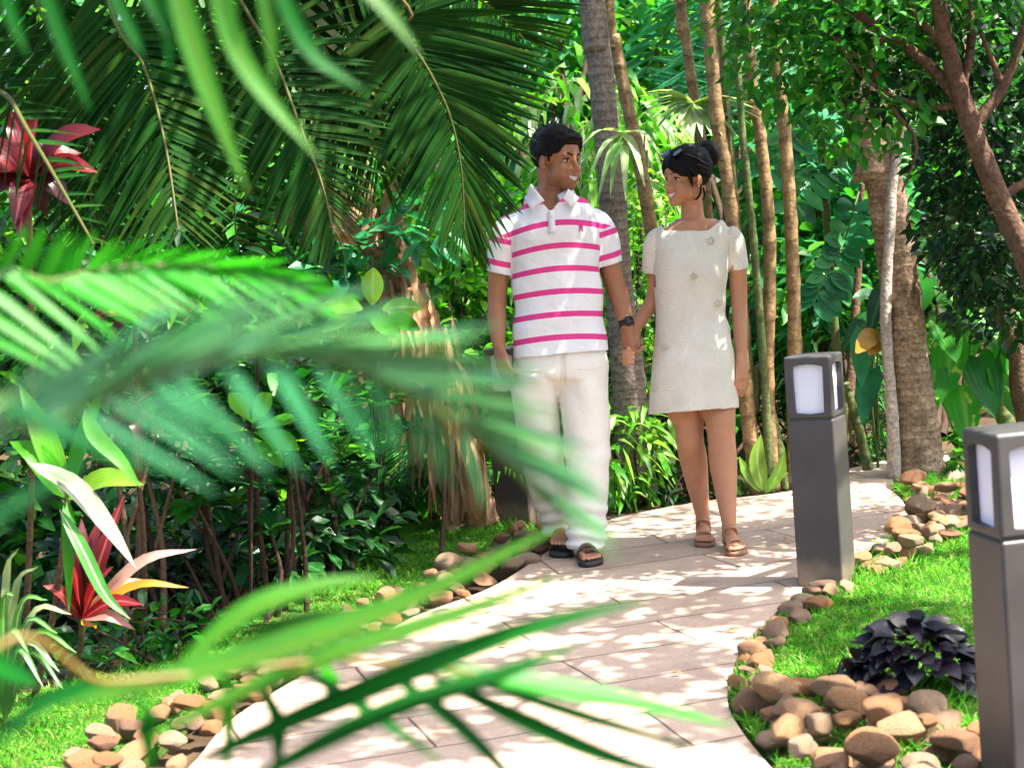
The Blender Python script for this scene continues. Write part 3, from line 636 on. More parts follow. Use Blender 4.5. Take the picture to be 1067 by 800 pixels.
parts.append(arm([q(612,232),q(622,236),q(628,250,.01),q(637,283,.02),q(643,302,.02),q(649,322,-.005),lw],[.036,.040,.046,.045,.041,.038,.027]))
hp, tipR = hand(rw, q(524,380,-.06)-rw, q(540,372,.05)-q(522,372), .185, -1, [(.35,.5,.35)]*4, .05, .5, .0092); parts += hp
hp, tipL = hand(lw, q(655,372,-.01)-lw, q(676,366,.05)-q(656,366), .185, -1, [(.75,.9,.55),(.8,.9,.55),(.85,.9,.55),(.9,.95,.55)], .05, .8, .0095); parts += hp
# legs under the trousers, feet
hl, hr = G(618,590)+[-.025,.24,0], G(584,581)+[.01,.24,0]
for a, h in (((608,392),hl),((561,392),hr)):
    parts.append(tube([q(*a), q(612 if a[0]>590 else 562, 460, -.02 if a[0]>590 else .06), (h+[0,.01,.30] if a[0]>590 else PY(570,502,MY+.11)), h+[0,.045,.12], h+[0,.05,.05]], [.080,.055,.048,.038,.034], 14, 24))
dl, dr = np.array([.10,-1,0]), np.array([-.02,-1,0])
fp, tl_ = foot(hl+[0,0,.024], dl, .245, .098, -1); parts += fp
fp2, tr_ = foot(hr+[0,0,.05], dr, .245, .098, 1); parts += fp2
V, F = melt(parts, .0042, 6, .5)
lip, beard, dark = head_masks(ml, V); nail = np.zeros(len(V))
for p_ in tipL+tipR+tl_+tr_: nail = np.maximum(nail, (np.linalg.norm(V-p_-FWD*-.005,axis=1)<.0075)*.8)
mesh_obj('body', V, F, SK_M, man, attr=dict(lip=lip, beard=beard, dark=dark, nail=nail))
face_bits(man, mf, False, .0060)
def th_m(v):   # short black hair: quiff over the forehead, sideburns, clear ear and face
    x,y,z = v[:,0],v[:,1],v[:,2]; line = np.where(y<0, .47-.50*np.abs(x)*(-y<.9) , -.35)
    front = sst(-.05,.06, z-(.60-.32*sst(.35,.75,np.abs(x))*1.0)); back = sst(-.08,.08, z-(-.52))
    side = sst(.12,.20, z)    # above the ear
    burn = np.exp(-((y+.20)/.10)**2)*(np.abs(x)>.6)*sst(-.26,-.02,z)
    k = np.where(y<-.42, front, np.where(y<.22, np.maximum(side, burn*(y<-.1)), np.maximum(back, side)))
    k = np.where((y>=.10)&(y<.34), np.maximum(side, sst(.22,.34,y)*back), k)
    t = .010+.012*sst(.2,.9,z)+.016*sst(.25,.8,-y)*sst(.45,.75,z)
    return -.022+(t+.022)*k
hm = hair_cap(man, mf, th_m)
strands(hm, mf, th_m, 900, .020, .22, (.1,-.2,.9))
# polo shirt
fab = 'shirt_cloth'; m, nt = newmat(fab); Lk = nt.links.new
at = nd(nt,'ShaderNodeAttribute', attribute_name='stripe'); pk = nd(nt,'ShaderNodeMath', operation='PINGPONG'); Lk(at.outputs['Fac'], pk.inputs[0]); pk.inputs[1].default_value=.5
f = ramp(nt, [(.118,(1,1,1)),(.135,(0,0,0))], pk.outputs[0]); c = mixc(nt, (.80,.79,.83), (.74,.055,.27), f.outputs[0])
bs = nd(nt,'ShaderNodeBsdfPrincipled', i_Roughness=.85); bs.inputs['Specular IOR Level'].default_value=.2; Lk(c, bs.inputs['Base Color'])
tc = nd(nt,'ShaderNodeTexCoord'); n1 = nd(nt,'ShaderNodeTexNoise', i_Scale=14.0, i_Detail=3.0, i_Distortion=.6); Lk(tc.outputs['Object'], n1.inputs['Vector']); n2 = nd(nt,'ShaderNodeTexNoise', i_Scale=500.0); Lk(tc.outputs['Object'], n2.inputs['Vector'])
hh = math_(nt,'ADD', n1.outputs['Fac'], math_(nt,'MULTIPLY', n2.outputs['Fac'], .06)); bp = nd(nt,'ShaderNodeBump', i_Strength=.45, i_Distance=.02); Lk(hh, bp.inputs['Height']); Lk(bp.outputs[0], bs.inputs['Normal']); Lk(bs.outputs[0], nd(nt,'ShaderNodeOutputMaterial').inputs[0]); SHIRT = m
WHITE = plainmat('white_knit', (.80,.79,.83), .85, .2, bump=.25, bscale=300); BUT = plainmat('shirt_button', (.75,.72,.68), .3)
px2 = DM/FPX
SS = [(584,381,51.5,.138),(584,366,51,.136),(583,345,49,.131),(581,315,46.8,.127),(579.5,285,46,.127),(579,262,47,.131),(578,243,48.5,.128),(577,228,47,.112),(576,216,38,.092),(575,207.5,25,.078),(574.5,203,19,.072)]
sp = [loft([q(a,b) for a,b,_,_ in SS], [h*px2 for *_,h,_ in SS], [d for *_,d in SS], BX, 40, 44, 2.4)]
slR = [q(546,238),q(531,240,.005),q(523,262,.012),q(520.5,285,.02),q(519,300,.025)]; slL = [q(606,232),q(622,234,.005),(q(630,255,.012)),q(634.5,276,.02),q(638,292,.025)]
for s_ in (slR, slL): sp.append(tube(s_, [.048,.062,.062,.058,.058], 24, 26))
V, F = melt(sp, .005, 14, .5)
x, y = PXs(V); N = vnormals(V, F)
# soft folds: drag lines from the armpits and a slack band above the hem
dis = .0055*wob(V*[1,1,1.8],8)+.006*np.sin((x*.55+y)*.13+1.5*wob(V,5))*np.exp(-((y-325)/30)**2)*(.4+.6*np.abs(x-580)/46)+.005*sst(320,366,y)*np.sin((x+.25*y)*.17+wob(V,6))*np.exp(-((x-584)/44)**2)+.0035*np.sin((x*.8-y)*.16)*np.exp(-(((x-540)/16)**2+((y-285)/34)**2))+.0035*np.sin((x*.8+y)*.16)*np.exp(-(((x-618)/16)**2+((y-285)/34)**2))
V = V+N*dis[:,None]
def axd(V, pts):   # distance down a sleeve and how far from its axis
    a = np.array(pts); ax = nrm(a[-1]-a[1]); return (V-a[1])@ax, np.linalg.norm((V-a[1])-((V-a[1])@ax)[:,None]*ax, axis=1)
lR, rR = axd(V, slR); lL, rL = axd(V, slL)
hemR, hemL = float((slR[3]-slR[1])@nrm(slR[-1]-slR[1]))-.004, float((slL[3]-slL[1])@nrm(slL[-1]-slL[1]))-.004
def keep(c):
    x, y = PXs(c); a, ra = axd(c, slR); b, rb = axd(c, slL); k = np.ones(len(c),bool)
    k &= ~((a>hemR)&(x<533)&(ra<.085)); k &= ~((b>hemL)&(x>622)&(rb<.085)); k &= ~(y>373.5-.085*(x-532)+0*x)
    fr = ((c-q(577,240))@FWD)<.02
    k &= ~(inpoly(x,y,[(557,190),(560,205),(573.5,221),(588,204),(594,190)])&fr); k &= ~(y<205)
    return k
V, F = cut(V, F, keep, 14); x, y = PXs(V); lR, rR = axd(V, slR); lL, rL = axd(V, slL)
# stripe coordinate: whole numbers are the middle of a pink stripe
yy = y + .075*(x-580) - (3.0+4.5*(1-sst(230,330,y)))*(np.abs(x-582)/46)**2
torso = (yy-351.5)/23.9
rs = np.where(x<540, (lR/px2*1.0+(-35)) / 23.9, (lL/px2-34)/23.9)
wR = ((x<533)&(y>231)&(rR<.085)&(y<300)&(lR>.03)&(x+0.0*y<536)); wL = ((x>621.5)&(y>224)&(lL>.02)&(rL<.085)&(y<300))
st = np.where(wR|wL, rs, torso); st = np.where((x>572)&(x<577.5)&(y>214)&(y<242)&~(wR|wL), .5, st)
shirt = mesh_obj('shirt', V, F, SHIRT, man, attr=dict(stripe=st)); mo = shirt.modifiers.new('s','SOLIDIFY'); mo.thickness=.004; mo.offset=-1
# collar, placket, cuffs
def band(par, name, P0, P1, mat, th=.004):
    n = len(P0); V = np.vstack([P0,P1]); F = [(i,i+1,n+i+1,n+i) for i in range(n-1)]; o = mesh_obj(name, V, F, mat, par); mo = o.modifiers.new('s','SOLIDIFY'); mo.thickness=th; mo.offset=0; return o
nc = q(573.5,203,.01); A = np.linspace(R(-62), R(242), 44)    # angle round the neck, opening in front
FY = np.array([-BX[1],BX[0],0.])
def ringp(a, rx, ry, dz, dfront=0): return nc+BX*(rx*np.cos(a))[:,None]+FY*(ry*np.sin(a))[:,None]+np.array([0,0,1.])*(dz+0*a)[:,None]
fr_ = np.clip((-np.sin(A)-.1)/.8,0,1)
top = ringp(A, .074, .072, .032-.040*fr_); fold = ringp(A, .081, .080, .036-.042*fr_); bot = ringp(A, .110+.010*fr_, .100+.018*fr_, -.022-.062*fr_**1.5)
n = len(A); Vc = np.vstack([ringp(A,.072,.071,-.02-.04*fr_), top, fold, bot]); Fc = [(k*n+i,k*n+i+1,(k+1)*n+i+1,(k+1)*n+i) for k in range(3) for i in range(n-1)]
co = mesh_obj('collar', Vc, Fc, WHITE, shirt); mo = co.modifiers.new('s','SOLIDIFY'); mo.thickness=.004; mo.offset=0
SB = None
def onfront(px, py, off=.004, ref=None):
    "point on the front of the shirt under a pixel"
    k = np.hypot(ref[1]-px, ref[2]-py); i = np.argsort(k)[:80]; i = i[np.argmin((ref[0][i]-CAMP)@FWD)]; d = (ref[0][i]-CAMP)@FWD; return P(px,py,d-off)
ref = (V, x, y)
pl0 = [onfront(571.2+.01*(yv-218),yv,.003,ref) for yv in np.linspace(219,243,8)]; pl1 = [onfront(578.2+.01*(yv-218),yv,.003,ref) for yv in np.linspace(219,243,8)]
def flap(px4, offs):
    Vv = []; n_ = 7
    for i in range(n_):
        for j in range(n_):
            u, v = i/(n_-1), j/(n_-1); a = (1-u)*(1-v)*np.array(px4[0])+u*(1-v)*np.array(px4[1])+u*v*np.array(px4[2])+(1-u)*v*np.array(px4[3]); o = (1-u)*(1-v)*offs[0]+u*(1-v)*offs[1]+u*v*offs[2]+(1-u)*v*offs[3]
            Vv.append(onfront(a[0],a[1],o+.012*math.sin(math.pi*u*.9)*math.sin(math.pi*v*.5+.4),ref))
    c = mesh_obj('collar_flap', np.array(Vv), [(i*n_+j,i*n_+j+1,(i+1)*n_+j+1,(i+1)*n_+j) for i in range(n_-1) for j in range(n_-1)], WHITE, co); mo = c.modifiers.new('s','SOLIDIFY'); mo.thickness=.004; mo.offset=0
flap([(553.5,192),(567.5,209),(554,219.5),(546.5,207)],(.03,.028,.012,.010)); flap([(592,197),(586.5,207),(596.5,217.5),(603,206)],(.03,.03,.012,.010))
band(shirt, 'placket', np.array(pl0), np.array(pl1), WHITE, .003)
for yv in (226,236): Vb, Fb = ball(onfront(574.8,yv,.006,ref),(.0045,.003,.0045),10,8); mesh_obj('button', Vb, Fb, BUT, shirt)
# small pink rider-like emblem on the chest
PINK = plainmat('pink_thread', (.72,.05,.25), .8)
for i,(a,b,c,d,r) in enumerate(((604.2,236.2,606.6,238.8,.0038),(606.4,234.4,606.8,238.0,.0032),(604.6,238.8,603.6,241.2,.0022),(606.6,238.8,607.4,241.4,.0022),(603.6,234.8,605.6,236.4,.0026))):
    Ve, Fe = tube([onfront(a,b,.004,ref),onfront(c,d,.004,ref)], r, 8); E_ = (Ve,Fe) if i==0 else join([E_,(Ve,Fe)])
mesh_obj('chest_emblem', *E_, PINK, shirt)
# trousers
TR = plainmat('cream_cotton', (.80,.765,.69), .85, .2, noise=(5.0,(.83,.80,.74),.35,.7), bump=.35, bscale=38)
px3 = DM/FPX; tp = []
tp.append(loft([q(584,356),q(584,372),q(584.5,386),q(584,394),q(583,402)],[46.5*px3,49*px3,50*px3,44*px3,22*px3],[.118,.128,.134,.120,.05],BX,24,40,2.2))
ml1 = [q(607,384),q(609,415,-.015),q(611.5,460,-.03),PY(613,505,MY-.04),PY(612.5,545,hl[1]),PY(612,583,hl[1]-.005)]
ml2 = [q(560,384),q(557,410,.02),q(561,455,.05),PY(570,500,MY+.10),PY(580,540,hr[1]),PY(584,570,hr[1]+.01)]
tp.append(loft(ml1,[.104,.102,.097,.090,.086,.088],[.122,.112,.100,.092,.094,.10],BX,36,30)); tp.append(loft(ml2,[.104,.098,.092,.082,.068,.065],[.122,.110,.098,.090,.088,.090],BX,36,30))
V, F = melt(tp, .0055, 14, .5); x, y = PXs(V); N = vnormals(V,F)
low = sst(500,570,y); dis = .006*wob(V*[1,1,.6],8)+low*.008*np.sin(y*.42+wob(V,9)*2.2)+.005*np.sin((x*1.1-y*.5)*.15)*np.exp(-((y-412)/26)**2)+.004*np.sin((y+x*.5)*.2+wob(V,4))*np.exp(-((y-475)/22)**2)
dis -= .010*np.exp(-((x-586-.02*(y-380))/2.5)**2)*(y<402)
V = V+N*dis[:,None]
V, F = cut(V, F, lambda c: ~((PXs(c)[1]<362)|((c[:,2]<.040)&(PXs(c)[0]>=590))|((c[:,2]<.060)&(PXs(c)[0]<590))|(c[:,2]<.03)), 12)
tro = mesh_obj('trousers', V, F, TR, man); mo = tro.modifiers.new('s','SOLIDIFY'); mo.thickness=.004; mo.offset=-1
x, y = PXs(V); ref = (V,x,y)
for pts in ([(541,385),(553,386),(566,385)],[(603,385),(618,384),(630,381)]):
    Vp, Fp = tube([onfront(a,b,.002,ref) for a,b in pts], .0022, 6, 12); mesh_obj('pocket_seam', Vp, Fp, TR, tro)
Vp, Fp = tube([onfront(585.5+.02*(b-372),b,.002,ref) for b in np.linspace(372,400,8)], .0022, 6, 12); mesh_obj('fly_seam', Vp, Fp, TR, tro)
LEA = plainmat('dark_brown_leather', (.055,.025,.018), .45, .5, noise=(30.0,(.09,.04,.025),.4,.7), bump=.2); SOLE = plainmat('black_rubber_sole', (.03,.028,.026), .6)
stp = [([(.52,-.46,.02),(.50,-.30,.055),(.52,0,.070),(.55,.30,.055),(.58,.48,.02)],.045,None),([(.70,-.52,.02),(.70,-.34,.048),(.72,-.02,.055),(.74,.30,.045),(.74,.50,.02)],.028,None),([(.70,.10,.05),(.82,.19,.040),(.90,.215,.024)],.010,[1,0,0])]
sandal(man, 'sandal', hl, dl, .245, .098, -1, SOLE, LEA, stp); s2 = sandal(man, 'sandal', hr, dr, .245, .098, 1, SOLE, LEA, stp)
# watch on his left wrist
wd_ = nrm(lw-q(649,322,-.005)); wc = lw-wd_*.012; WB = plainmat('black_watch', (.012,.012,.014), .3, .5); WS = plainmat('steel', (.55,.55,.56), .3, .5, metal=1)
wt = mesh_obj('wristwatch', *tube([wc-wd_*.011,wc+wd_*.011],[.033,.032],22), WB, man)
nf = nrm(-FWD*.9+RGT*.25); nf = nrm(nf-wd_*(nf@wd_)); mesh_obj('watch_face', *tube([wc+nf*.030,wc+nf*.041],[.021,.019],20), WB, wt); mesh_obj('watch_buckle', *tube([wc+nf*.030-wd_*.021,wc+nf*.034-wd_*.026],[.007,.005],8), WS, wt)
# ================================================================ the woman
DW = 6.92; wb = G(750,573)
wom = thing('person', (wb[0],wb[1],0), 'woman in short cream embroidered dress with black hair in a bun, walking beside the man', 'woman')
WY = 6.95
w = lambda px,py,dd=0.0: PY(px,py,WY+dd)
WX = np.array([math.cos(R(9)), math.sin(R(9)), 0.]); pw = DW/FPX
wf, wl_, wM = head_frame(w(714.5,185,0), R(-58), R(4), R(2), .95)
parts = head_parts(wf, wM, True)
parts.append(loft([w(722,246,.01),w(722,228,.012),w(721,215,.012),w(719.5,200,.012)],[.085,.050,.046,.046],[.07,.048,.047,.048],WX,16,24))
parts.append(loft([w(723,392),w(722,350),w(720,318),w(720,290),w(721,265),w(722,248),w(722.5,238),w(722,229)],[.15,.135,.118,.125,.138,.150,.128,.07],[.10,.09,.085,.095,.09,.075,.060,.050],WX,30,32,2.2))
ra, la = w(661,343,.035), w(772.5,372,-.03)
parts.append(tube([w(684,246),w(682,268,.02),w(683.5,296,.05),w(680,312,.06),w(671,328,.05),ra],[.038,.038,.035,.032,.030,.022],16,34))
parts.append(tube([w(764,246),w(768,268,.01),w(770,300,.03),w(770.5,322,.03),w(771.5,346,0),la],[.038,.038,.035,.032,.030,.022],16,34))
hp, twL = hand(la, w(773,396,-.055)-la, w(756,390,.05)-w(773,390), .178, 1, [(.18,.25,.2),(.24,.3,.2),(.3,.35,.25),(.36,.4,.25)], .07, .45, .0078); parts += hp
# her right hand: palm behind, fingers wrapping over his hand from below right towards the viewer
hd_ = w(657,366,.01)-ra; dn = nrm(hd_); twR = []
parts.append(loft([ra-dn*.01,ra+dn*.03,ra+dn*.07,ra+dn*.10],[.024,.032,.038,.034],[.017,.018,.016,.012],RGT,14,18,2.4))
for i in range(4):
    pt = [ra+dn*(.09-.006*i)+RGT*(.02-.012*i), w(654-.5*i,366+3.6*i,.02), w(649.5+.6*i,367+4.0*i,-.045), w(654+.4*i,365+4.5*i,-.074), w(660.5-.2*i,362.5+4.9*i,-.066)]
    parts.append(tube(pt,[.008,.009,.0098,.0094,.0075],10,24)); parts.append(ball(pt[-1],.0076,10,6)); twR.append(pt[-1])
pt = [ra+dn*.03, w(662,352,-.01), w(660,358,-.055), w(655,362,-.072)]; parts.append(tube(pt,[.011,.011,.0095,.007],10,18)); parts.append(ball(pt[-1],.0072,10,6)); twR.append(pt[-1])
fl, frr = G(768,579)+[0,.215,0], G(735,570)+[.02,.215,0]; dlw, drw = np.array([.02,-1,0]), np.array([-.10,-1,0])
knL, knR = w(751,447,-.05), w(718,447,.03)
for hip, kn, h, dd in ((w(744,395,0),knL,fl,dlw),(w(704,395,.02),knR,frr,drw)):
    an = h+nrm(dd)*.02+[0,0,.105]; u = kn-an
    parts.append(tube([hip, hip*.45+kn*.55, kn+[0,0,.035], kn-[0,0,.045], an+u*.66+[0,.016,0], an+u*.34+[0,.010,0], an, an-[0,0,.06]], [.090,.076,.064,.058,.059,.047,.031,.034], 20, 46))
    parts.append(ball(kn+[0,-.030,.005],(.034,.026,.042),14,10))
fp, tlw = foot(fl+[0,0,.02], dlw, .222, .086, -1); parts += fp
fp, trw = foot(frr+[0,0,.02], drw, .222, .086, 1); parts += fp
V, F = melt(parts, .0042, 6, .5); lip, beard, dark = head_masks(wl_, V); nail = np.zeros(len(V))
for p_ in twL+twR: nail = np.maximum(nail, (np.linalg.norm(V-p_+FWD*.004,axis=1)<.0068)*.7)
mesh_obj('body', V, F, SK_W, wom, attr=dict(lip=lip, nail=nail, beard=beard*0, dark=dark))
face_bits(wom, wf, True, .0034)
def th_w(v):   # hair swept across the forehead and over the top of the ear to a bun
    x,y,z = v[:,0],v[:,1],v[:,2]; sx = -x   # parting to her right
    front = sst(-.06,.06, z-(.52-.30*np.abs(x)-.22*sst(-.2,.7,x)))
    side = sst(-.06,.06, z-(-.02-.25*sst(-.5,0,y)*0)); back = sst(-.1,.1, z-(-.62))
    fringe = sst(.42,.58,np.abs(x))*sst(-.38,-.22,z)*sst(.30,.52,-y)*(1-sst(.66,.80,-y))*.0
    k = np.where(y<-.45, front, np.where(y<.12, np.maximum(side, sst(-.05,.06,z-.0)), back)); k = np.where((y>-.05)&(y<.30), np.maximum(side, sst(.10,.22,y)*back), k)
    return -.022+(.012+.010*sst(.2,.9,z)+.007*sst(0,.8,y)+.022)*np.maximum(k, fringe)
hair = hair_cap(wom, wf, th_w, gf=46, groove=.0016)
strands(hair, wf, th_w, 500, .035, .16, (0,.9,.2), 6, .0018)
Vb, Fb = ball((0,0,0),(.054,.054,.060),44,30); Vb = Vb*(1+.05*np.sin(np.arctan2(Vb[:,1],Vb[:,2])*9+5*wob(Vb,30))[:,None]*.5+.03*wob(Vb,40)[:,None]); mesh_obj('hair_bun', wf(Vb*1.0+np.array([.012,.122,.086])), Fb, HAIR, hair)
for pts, r in (([(.050,-.062,.066),(.070,-.048,.030),(.074,-.030,-.010),(.072,-.024,-.040)],.010),([(.060,-.050,.060),(.078,-.022,.020),(.082,.000,.002)],.013),([(-.040,-.074,.070),(-.062,-.066,.035),(-.070,-.052,-.005)],.012),([(0.0,-.080,.085),(.038,-.078,.062),(.066,-.055,.035)],.013),([(0.0,-.080,.085),(-.036,-.084,.062),(-.060,-.068,.030)],.013),
               ([(.074,.020,-.035),(.078,.010,-.070),(.070,-.004,-.092),(.058,-.016,-.094)],.006),([(.070,.035,-.05),(.078,.030,-.085),(.074,.016,-.105)],.006),([(.040,.150,.060),(.050,.175,.050),(.040,.186,.070)],.002)):
    Vb, Fb = tube([np.array(p) for p in pts], [r*.75]+[r]*(len(pts)-2)+[r*.25], 10, 18, flat=.6); mesh_obj('hair_lock', wf(Vb), Fb, HAIR, hair)
PEARL = plainmat('pearl', (.8,.76,.70), .15); mesh_obj('earring', *[(wf(a),b) for a,b in [ball((.080,.003,-.041),.0034,12,8)]][0], PEARL, wom)
# sunglasses pushed up on her hair
LENS = plainmat('smoked_lens', (.02,.022,.03), .04, 1.0); FRM = plainmat('dark_frame', (.015,.015,.016), .2)
sgb = wf(np.array([[0,-.03,.12]]))[0]; sg = thing('sunglasses', sgb, 'dark sunglasses pushed up on top of the hair of the woman in cream', 'sunglasses')
for s in (-1,1):
    cc = np.array([s*.033,-.060,.112]); Vb, Fb = ball((0,0,0),(.029,.004,.021),22,12, rotz(-s*.18)@rotx(-.95)); mesh_obj('lens', wf(Vb+cc), Fb, LENS, sg)
    ang = np.linspace(0,2*np.pi,25); rim = np.column_stack([.030*np.cos(ang),0*ang,.022*np.sin(ang)])@(rotz(-s*.18)@rotx(-.95)).T+cc; mesh_obj('rim', *[(wf(a),b) for a,b in [tube(rim,.0022,6)]][0], FRM, sg)
    mesh_obj('temple_arm', *[(wf(a),b) for a,b in [tube([(s*.062,-.052,.108),(s*.086,-.010,.085),(s*.088,.045,.050)],.003,6,12)]][0], FRM, sg)
mesh_obj('bridge', *[(wf(a),b) for a,b in [tube([(-.008,-.066,.118),(0,-.067,.121),(.008,-.066,.118)],.0025,6,6)]][0], FRM, sg)
# dress
m, nt = newmat('cream_brocade'); Lk = nt.links.new; tc = nd(nt,'ShaderNodeTexCoord'); bs = nd(nt,'ShaderNodeBsdfPrincipled', i_Roughness=.7); bs.inputs['Specular IOR Level'].default_value=.3
n0 = nd(nt,'ShaderNodeTexNoise', i_Scale=9.0, i_Detail=2.0); Lk(tc.outputs['Object'], n0.inputs['Vector'])
wv = nd(nt,'ShaderNodeTexWave', i_Scale=85.0, i_Distortion=14.0, i_Detail=3.0); wv.inputs['Detail Scale'].default_value=.35; wv.bands_direction='DIAGONAL'; Lk(tc.outputs['Object'], wv.inputs['Vector'])
f = ramp(nt, [(.2,(.74,.68,.56)),(.6,(.90,.87,.79))], wv.outputs['Fac']); f2 = ramp(nt, [(.35,(.94,.93,.90)),(.65,(1.02,1.02,1.02))], n0.outputs['Fac']); c = mixc(nt, f.outputs[0], f2.outputs[0], 1.0, 'MULTIPLY'); Lk(c, bs.inputs['Base Color'])
bp = nd(nt,'ShaderNodeBump', i_Strength=.55, i_Distance=.006); Lk(wv.outputs['Fac'], bp.inputs['Height']); Lk(bp.outputs[0], bs.inputs['Normal']); Lk(bs.outputs[0], nd(nt,'ShaderNodeOutputMaterial').inputs[0]); DRESS = m
DS = [(724,440,47.5,.158),(724,426,47,.155),(724,402,45.5,.15),(723.5,378,43.5,.143),(722,352,40,.128),(720.5,328,37,.114),(719.8,308,36.8,.118),(720,286,38.3,.132),(720.5,266,38.5,.118),(722,248,40,.096),(722.5,236,36,.078),(722.5,226,27,.066)]
sp = [loft([w(a,b) for a,b,_,_ in DS],[h*pw for *_,h,_ in DS],[d for *_,d in DS],WX,44,44,2.25)]
wsR = [w(690,244),w(682.5,252,.008),w(680.5,270,.02),w(680.5,284,.03),w(680.5,298,.035)]; wsL = [w(757,242),w(765,250,.006),w(768,266,.012),w(770,280,.02),w(771,294,.025)]
for s_ in (wsR, wsL): sp.append(tube(s_, [.038,.043,.043,.042,.042], 22, 24))
V, F = melt(sp, .005, 7, .5); x, y = PXs(V); N = vnormals(V,F)
dis = .0025*wob(V,9)+.004*np.sin((y+x*.6)*.2+wob(V,5))*np.exp(-((y-330)/28)**2)*np.clip((x-700)/50,0,1)+.0045*sst(385,430,y)*np.sin(x*.16+wob(V,4)); V = V+N*dis[:,None]
def keepw(c):
    x, y = PXs(c); a, ra_ = axd(c, wsR); b, rb_ = axd(c, wsL); k = np.ones(len(c),bool); hR = float((wsR[3]-wsR[1])@nrm(wsR[-1]-wsR[1])); hL = float((wsL[3]-wsL[1])@nrm(wsL[-1]-wsL[1]))
    k &= ~((a>hR)&(x<690)&(ra_<.07)&(y<300)); k &= ~((b>hL)&(x>757.5)&(rb_<.07)&(y<300)); k &= ~(y>431.5-.075*(x-677)); fr = ((c-w(722,240))@FWD)<.045
    k &= ~(inpoly(x,y,[(686,215),(688,228),(691.5,240.5),(737.5,240.5),(754.5,227),(757,212)])&fr); k &= ~((y<228)&(x>686)&(x<757)); return k
V, F = cut(V, F, keepw, 14); dress = mesh_obj('dress', V, F, DRESS, wom); mo = dress.modifiers.new('s','SOLIDIFY'); mo.thickness=.004; mo.offset=-1
x, y = PXs(V); ref = (V,x,y); BEAD = plainmat('gold_bead', (.62,.53,.38), .4, .4)
for j,(cx,cy) in enumerate(((741.5,251),(723,288.5),(749,316.5),(692.5,362.5),(681,404))):
    ps = []
    for k in range(16):
        a_ = k*2.4; r_ = 1.1+3.0*math.sqrt(k/16); o = onfront(cx+r_*math.cos(a_), cy+r_*.95*math.sin(a_), .003, ref); ps.append(ball(o,(.0030,.0024,.0030),8,6))
    mesh_obj('beaded_flower', *join(ps), BEAD, dress)
TAN = plainmat('tan_strap', (.42,.24,.14), .5, .4); TSO = plainmat('tan_sole', (.25,.12,.07), .55, .4)
stw = [([(.62,-.48,.018),(.64,-.30,.046),(.66,0,.054),(.68,.30,.046),(.68,.50,.018)],.014,None),([(.10,-.33,.02),(.20,-.30,.075),(.30,0,.092),(.20,.30,.075),(.10,.33,.02)],.012,None),([(-.02,-.30,.02),(-.06,0,.06),(-.02,.30,.02)],.014,[0,0,1])]
sandal(wom, 'sandal', fl, dlw, .222, .086, -1, TSO, TAN, stw, .018); sandal(wom, 'sandal', frr, drw, .222, .086, 1, TSO, TAN, stw, .018)
# ---------------------------------------------------------------- plants
LMt = leafmat
L_BRIGHT = LMt('leaf_bright', [(.025,.18,.008),(.06,.29,.012),(.12,.38,.02),(.22,.44,.04)], .5, rough=.4, spec=.35)
L_MID  = LMt('leaf_mid', [(.010,.11,.012),(.022,.18,.016),(.045,.25,.02),(.09,.30,.025)], .40, rough=.38, spec=.35)
L_TEAL = LMt('leaf_teal', [(.012,.12,.045),(.022,.20,.08),(.04,.26,.11),(.08,.30,.10)], .40, rough=.36, spec=.35)
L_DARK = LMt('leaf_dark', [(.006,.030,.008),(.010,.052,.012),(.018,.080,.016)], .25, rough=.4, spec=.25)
L_GLOSS= LMt('leaf_glossy', [(.008,.055,.010),(.014,.085,.016),(.022,.12,.018)], .22, rough=.24, rib=(.05,.17,.04))
L_LIME = LMt('leaf_lime', [(.16,.38,.03),(.25,.45,.05),(.12,.34,.03)], .45, rough=.35, rib=(.35,.5,.15))
L_PALE = LMt('leaf_pale', [(.26,.38,.16),(.42,.50,.26),(.16,.34,.10)], .35, rough=.4)
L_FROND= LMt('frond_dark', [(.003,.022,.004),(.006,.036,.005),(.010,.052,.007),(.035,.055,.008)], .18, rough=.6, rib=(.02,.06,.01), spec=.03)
L_FORE = LMt('frond_fore', [(.008,.12,.035),(.014,.16,.055),(.03,.20,.08)], .40, rough=.36, rib=(.05,.26,.09), spec=.5)
L_FOREP= LMt('frond_fore_sheen', [(.10,.31,.19),(.15,.36,.25),(.06,.25,.13)], .40, rough=.38, rib=(.12,.34,.18), spec=.5)  # sky sheen on the upper leaflets put into the leaf colour
L_FOREB= LMt('frond_fore_bright', [(.012,.20,.010),(.02,.26,.012),(.04,.31,.016)], .45, rough=.42, rib=(.06,.32,.03), spec=.3)
L_FOREC= LMt('frond_fore_deep', [(.003,.075,.007),(.005,.10,.009)], .42, rough=.5, rib=(.01,.17,.015), spec=.12)
L_FOREO= LMt('frond_fore_olive', [(.018,.11,.005),(.028,.15,.006),(.025,.13,.006)], .34, rough=.45, rib=(.08,.14,.01), spec=.25)
L_RED  = LMt('leaf_red', [(.16,.008,.014),(.26,.02,.028),(.09,.009,.015),(.30,.06,.05)], .38, (1.9,.9,.8), rough=.34, rib=(.40,.10,.10))
L_MAROON = LMt('leaf_maroon', [(.055,.006,.010),(.10,.012,.016),(.03,.006,.010)], .28, (1.9,.8,.8), rough=.32)
L_PINK = LMt('leaf_pink', [(.45,.22,.20),(.38,.14,.13),(.50,.33,.27)], .35, (1.4,.9,.8), rough=.4)
L_CREAM= LMt('leaf_cream', [(.34,.36,.27),(.40,.41,.31)], .3, rough=.42, rib=(.22,.32,.16))
L_STRIPE = LMt('leaf_stripe', [(.04,.22,.03),(.06,.28,.03)], .35, rough=.36, rib=(.5,.52,.3))
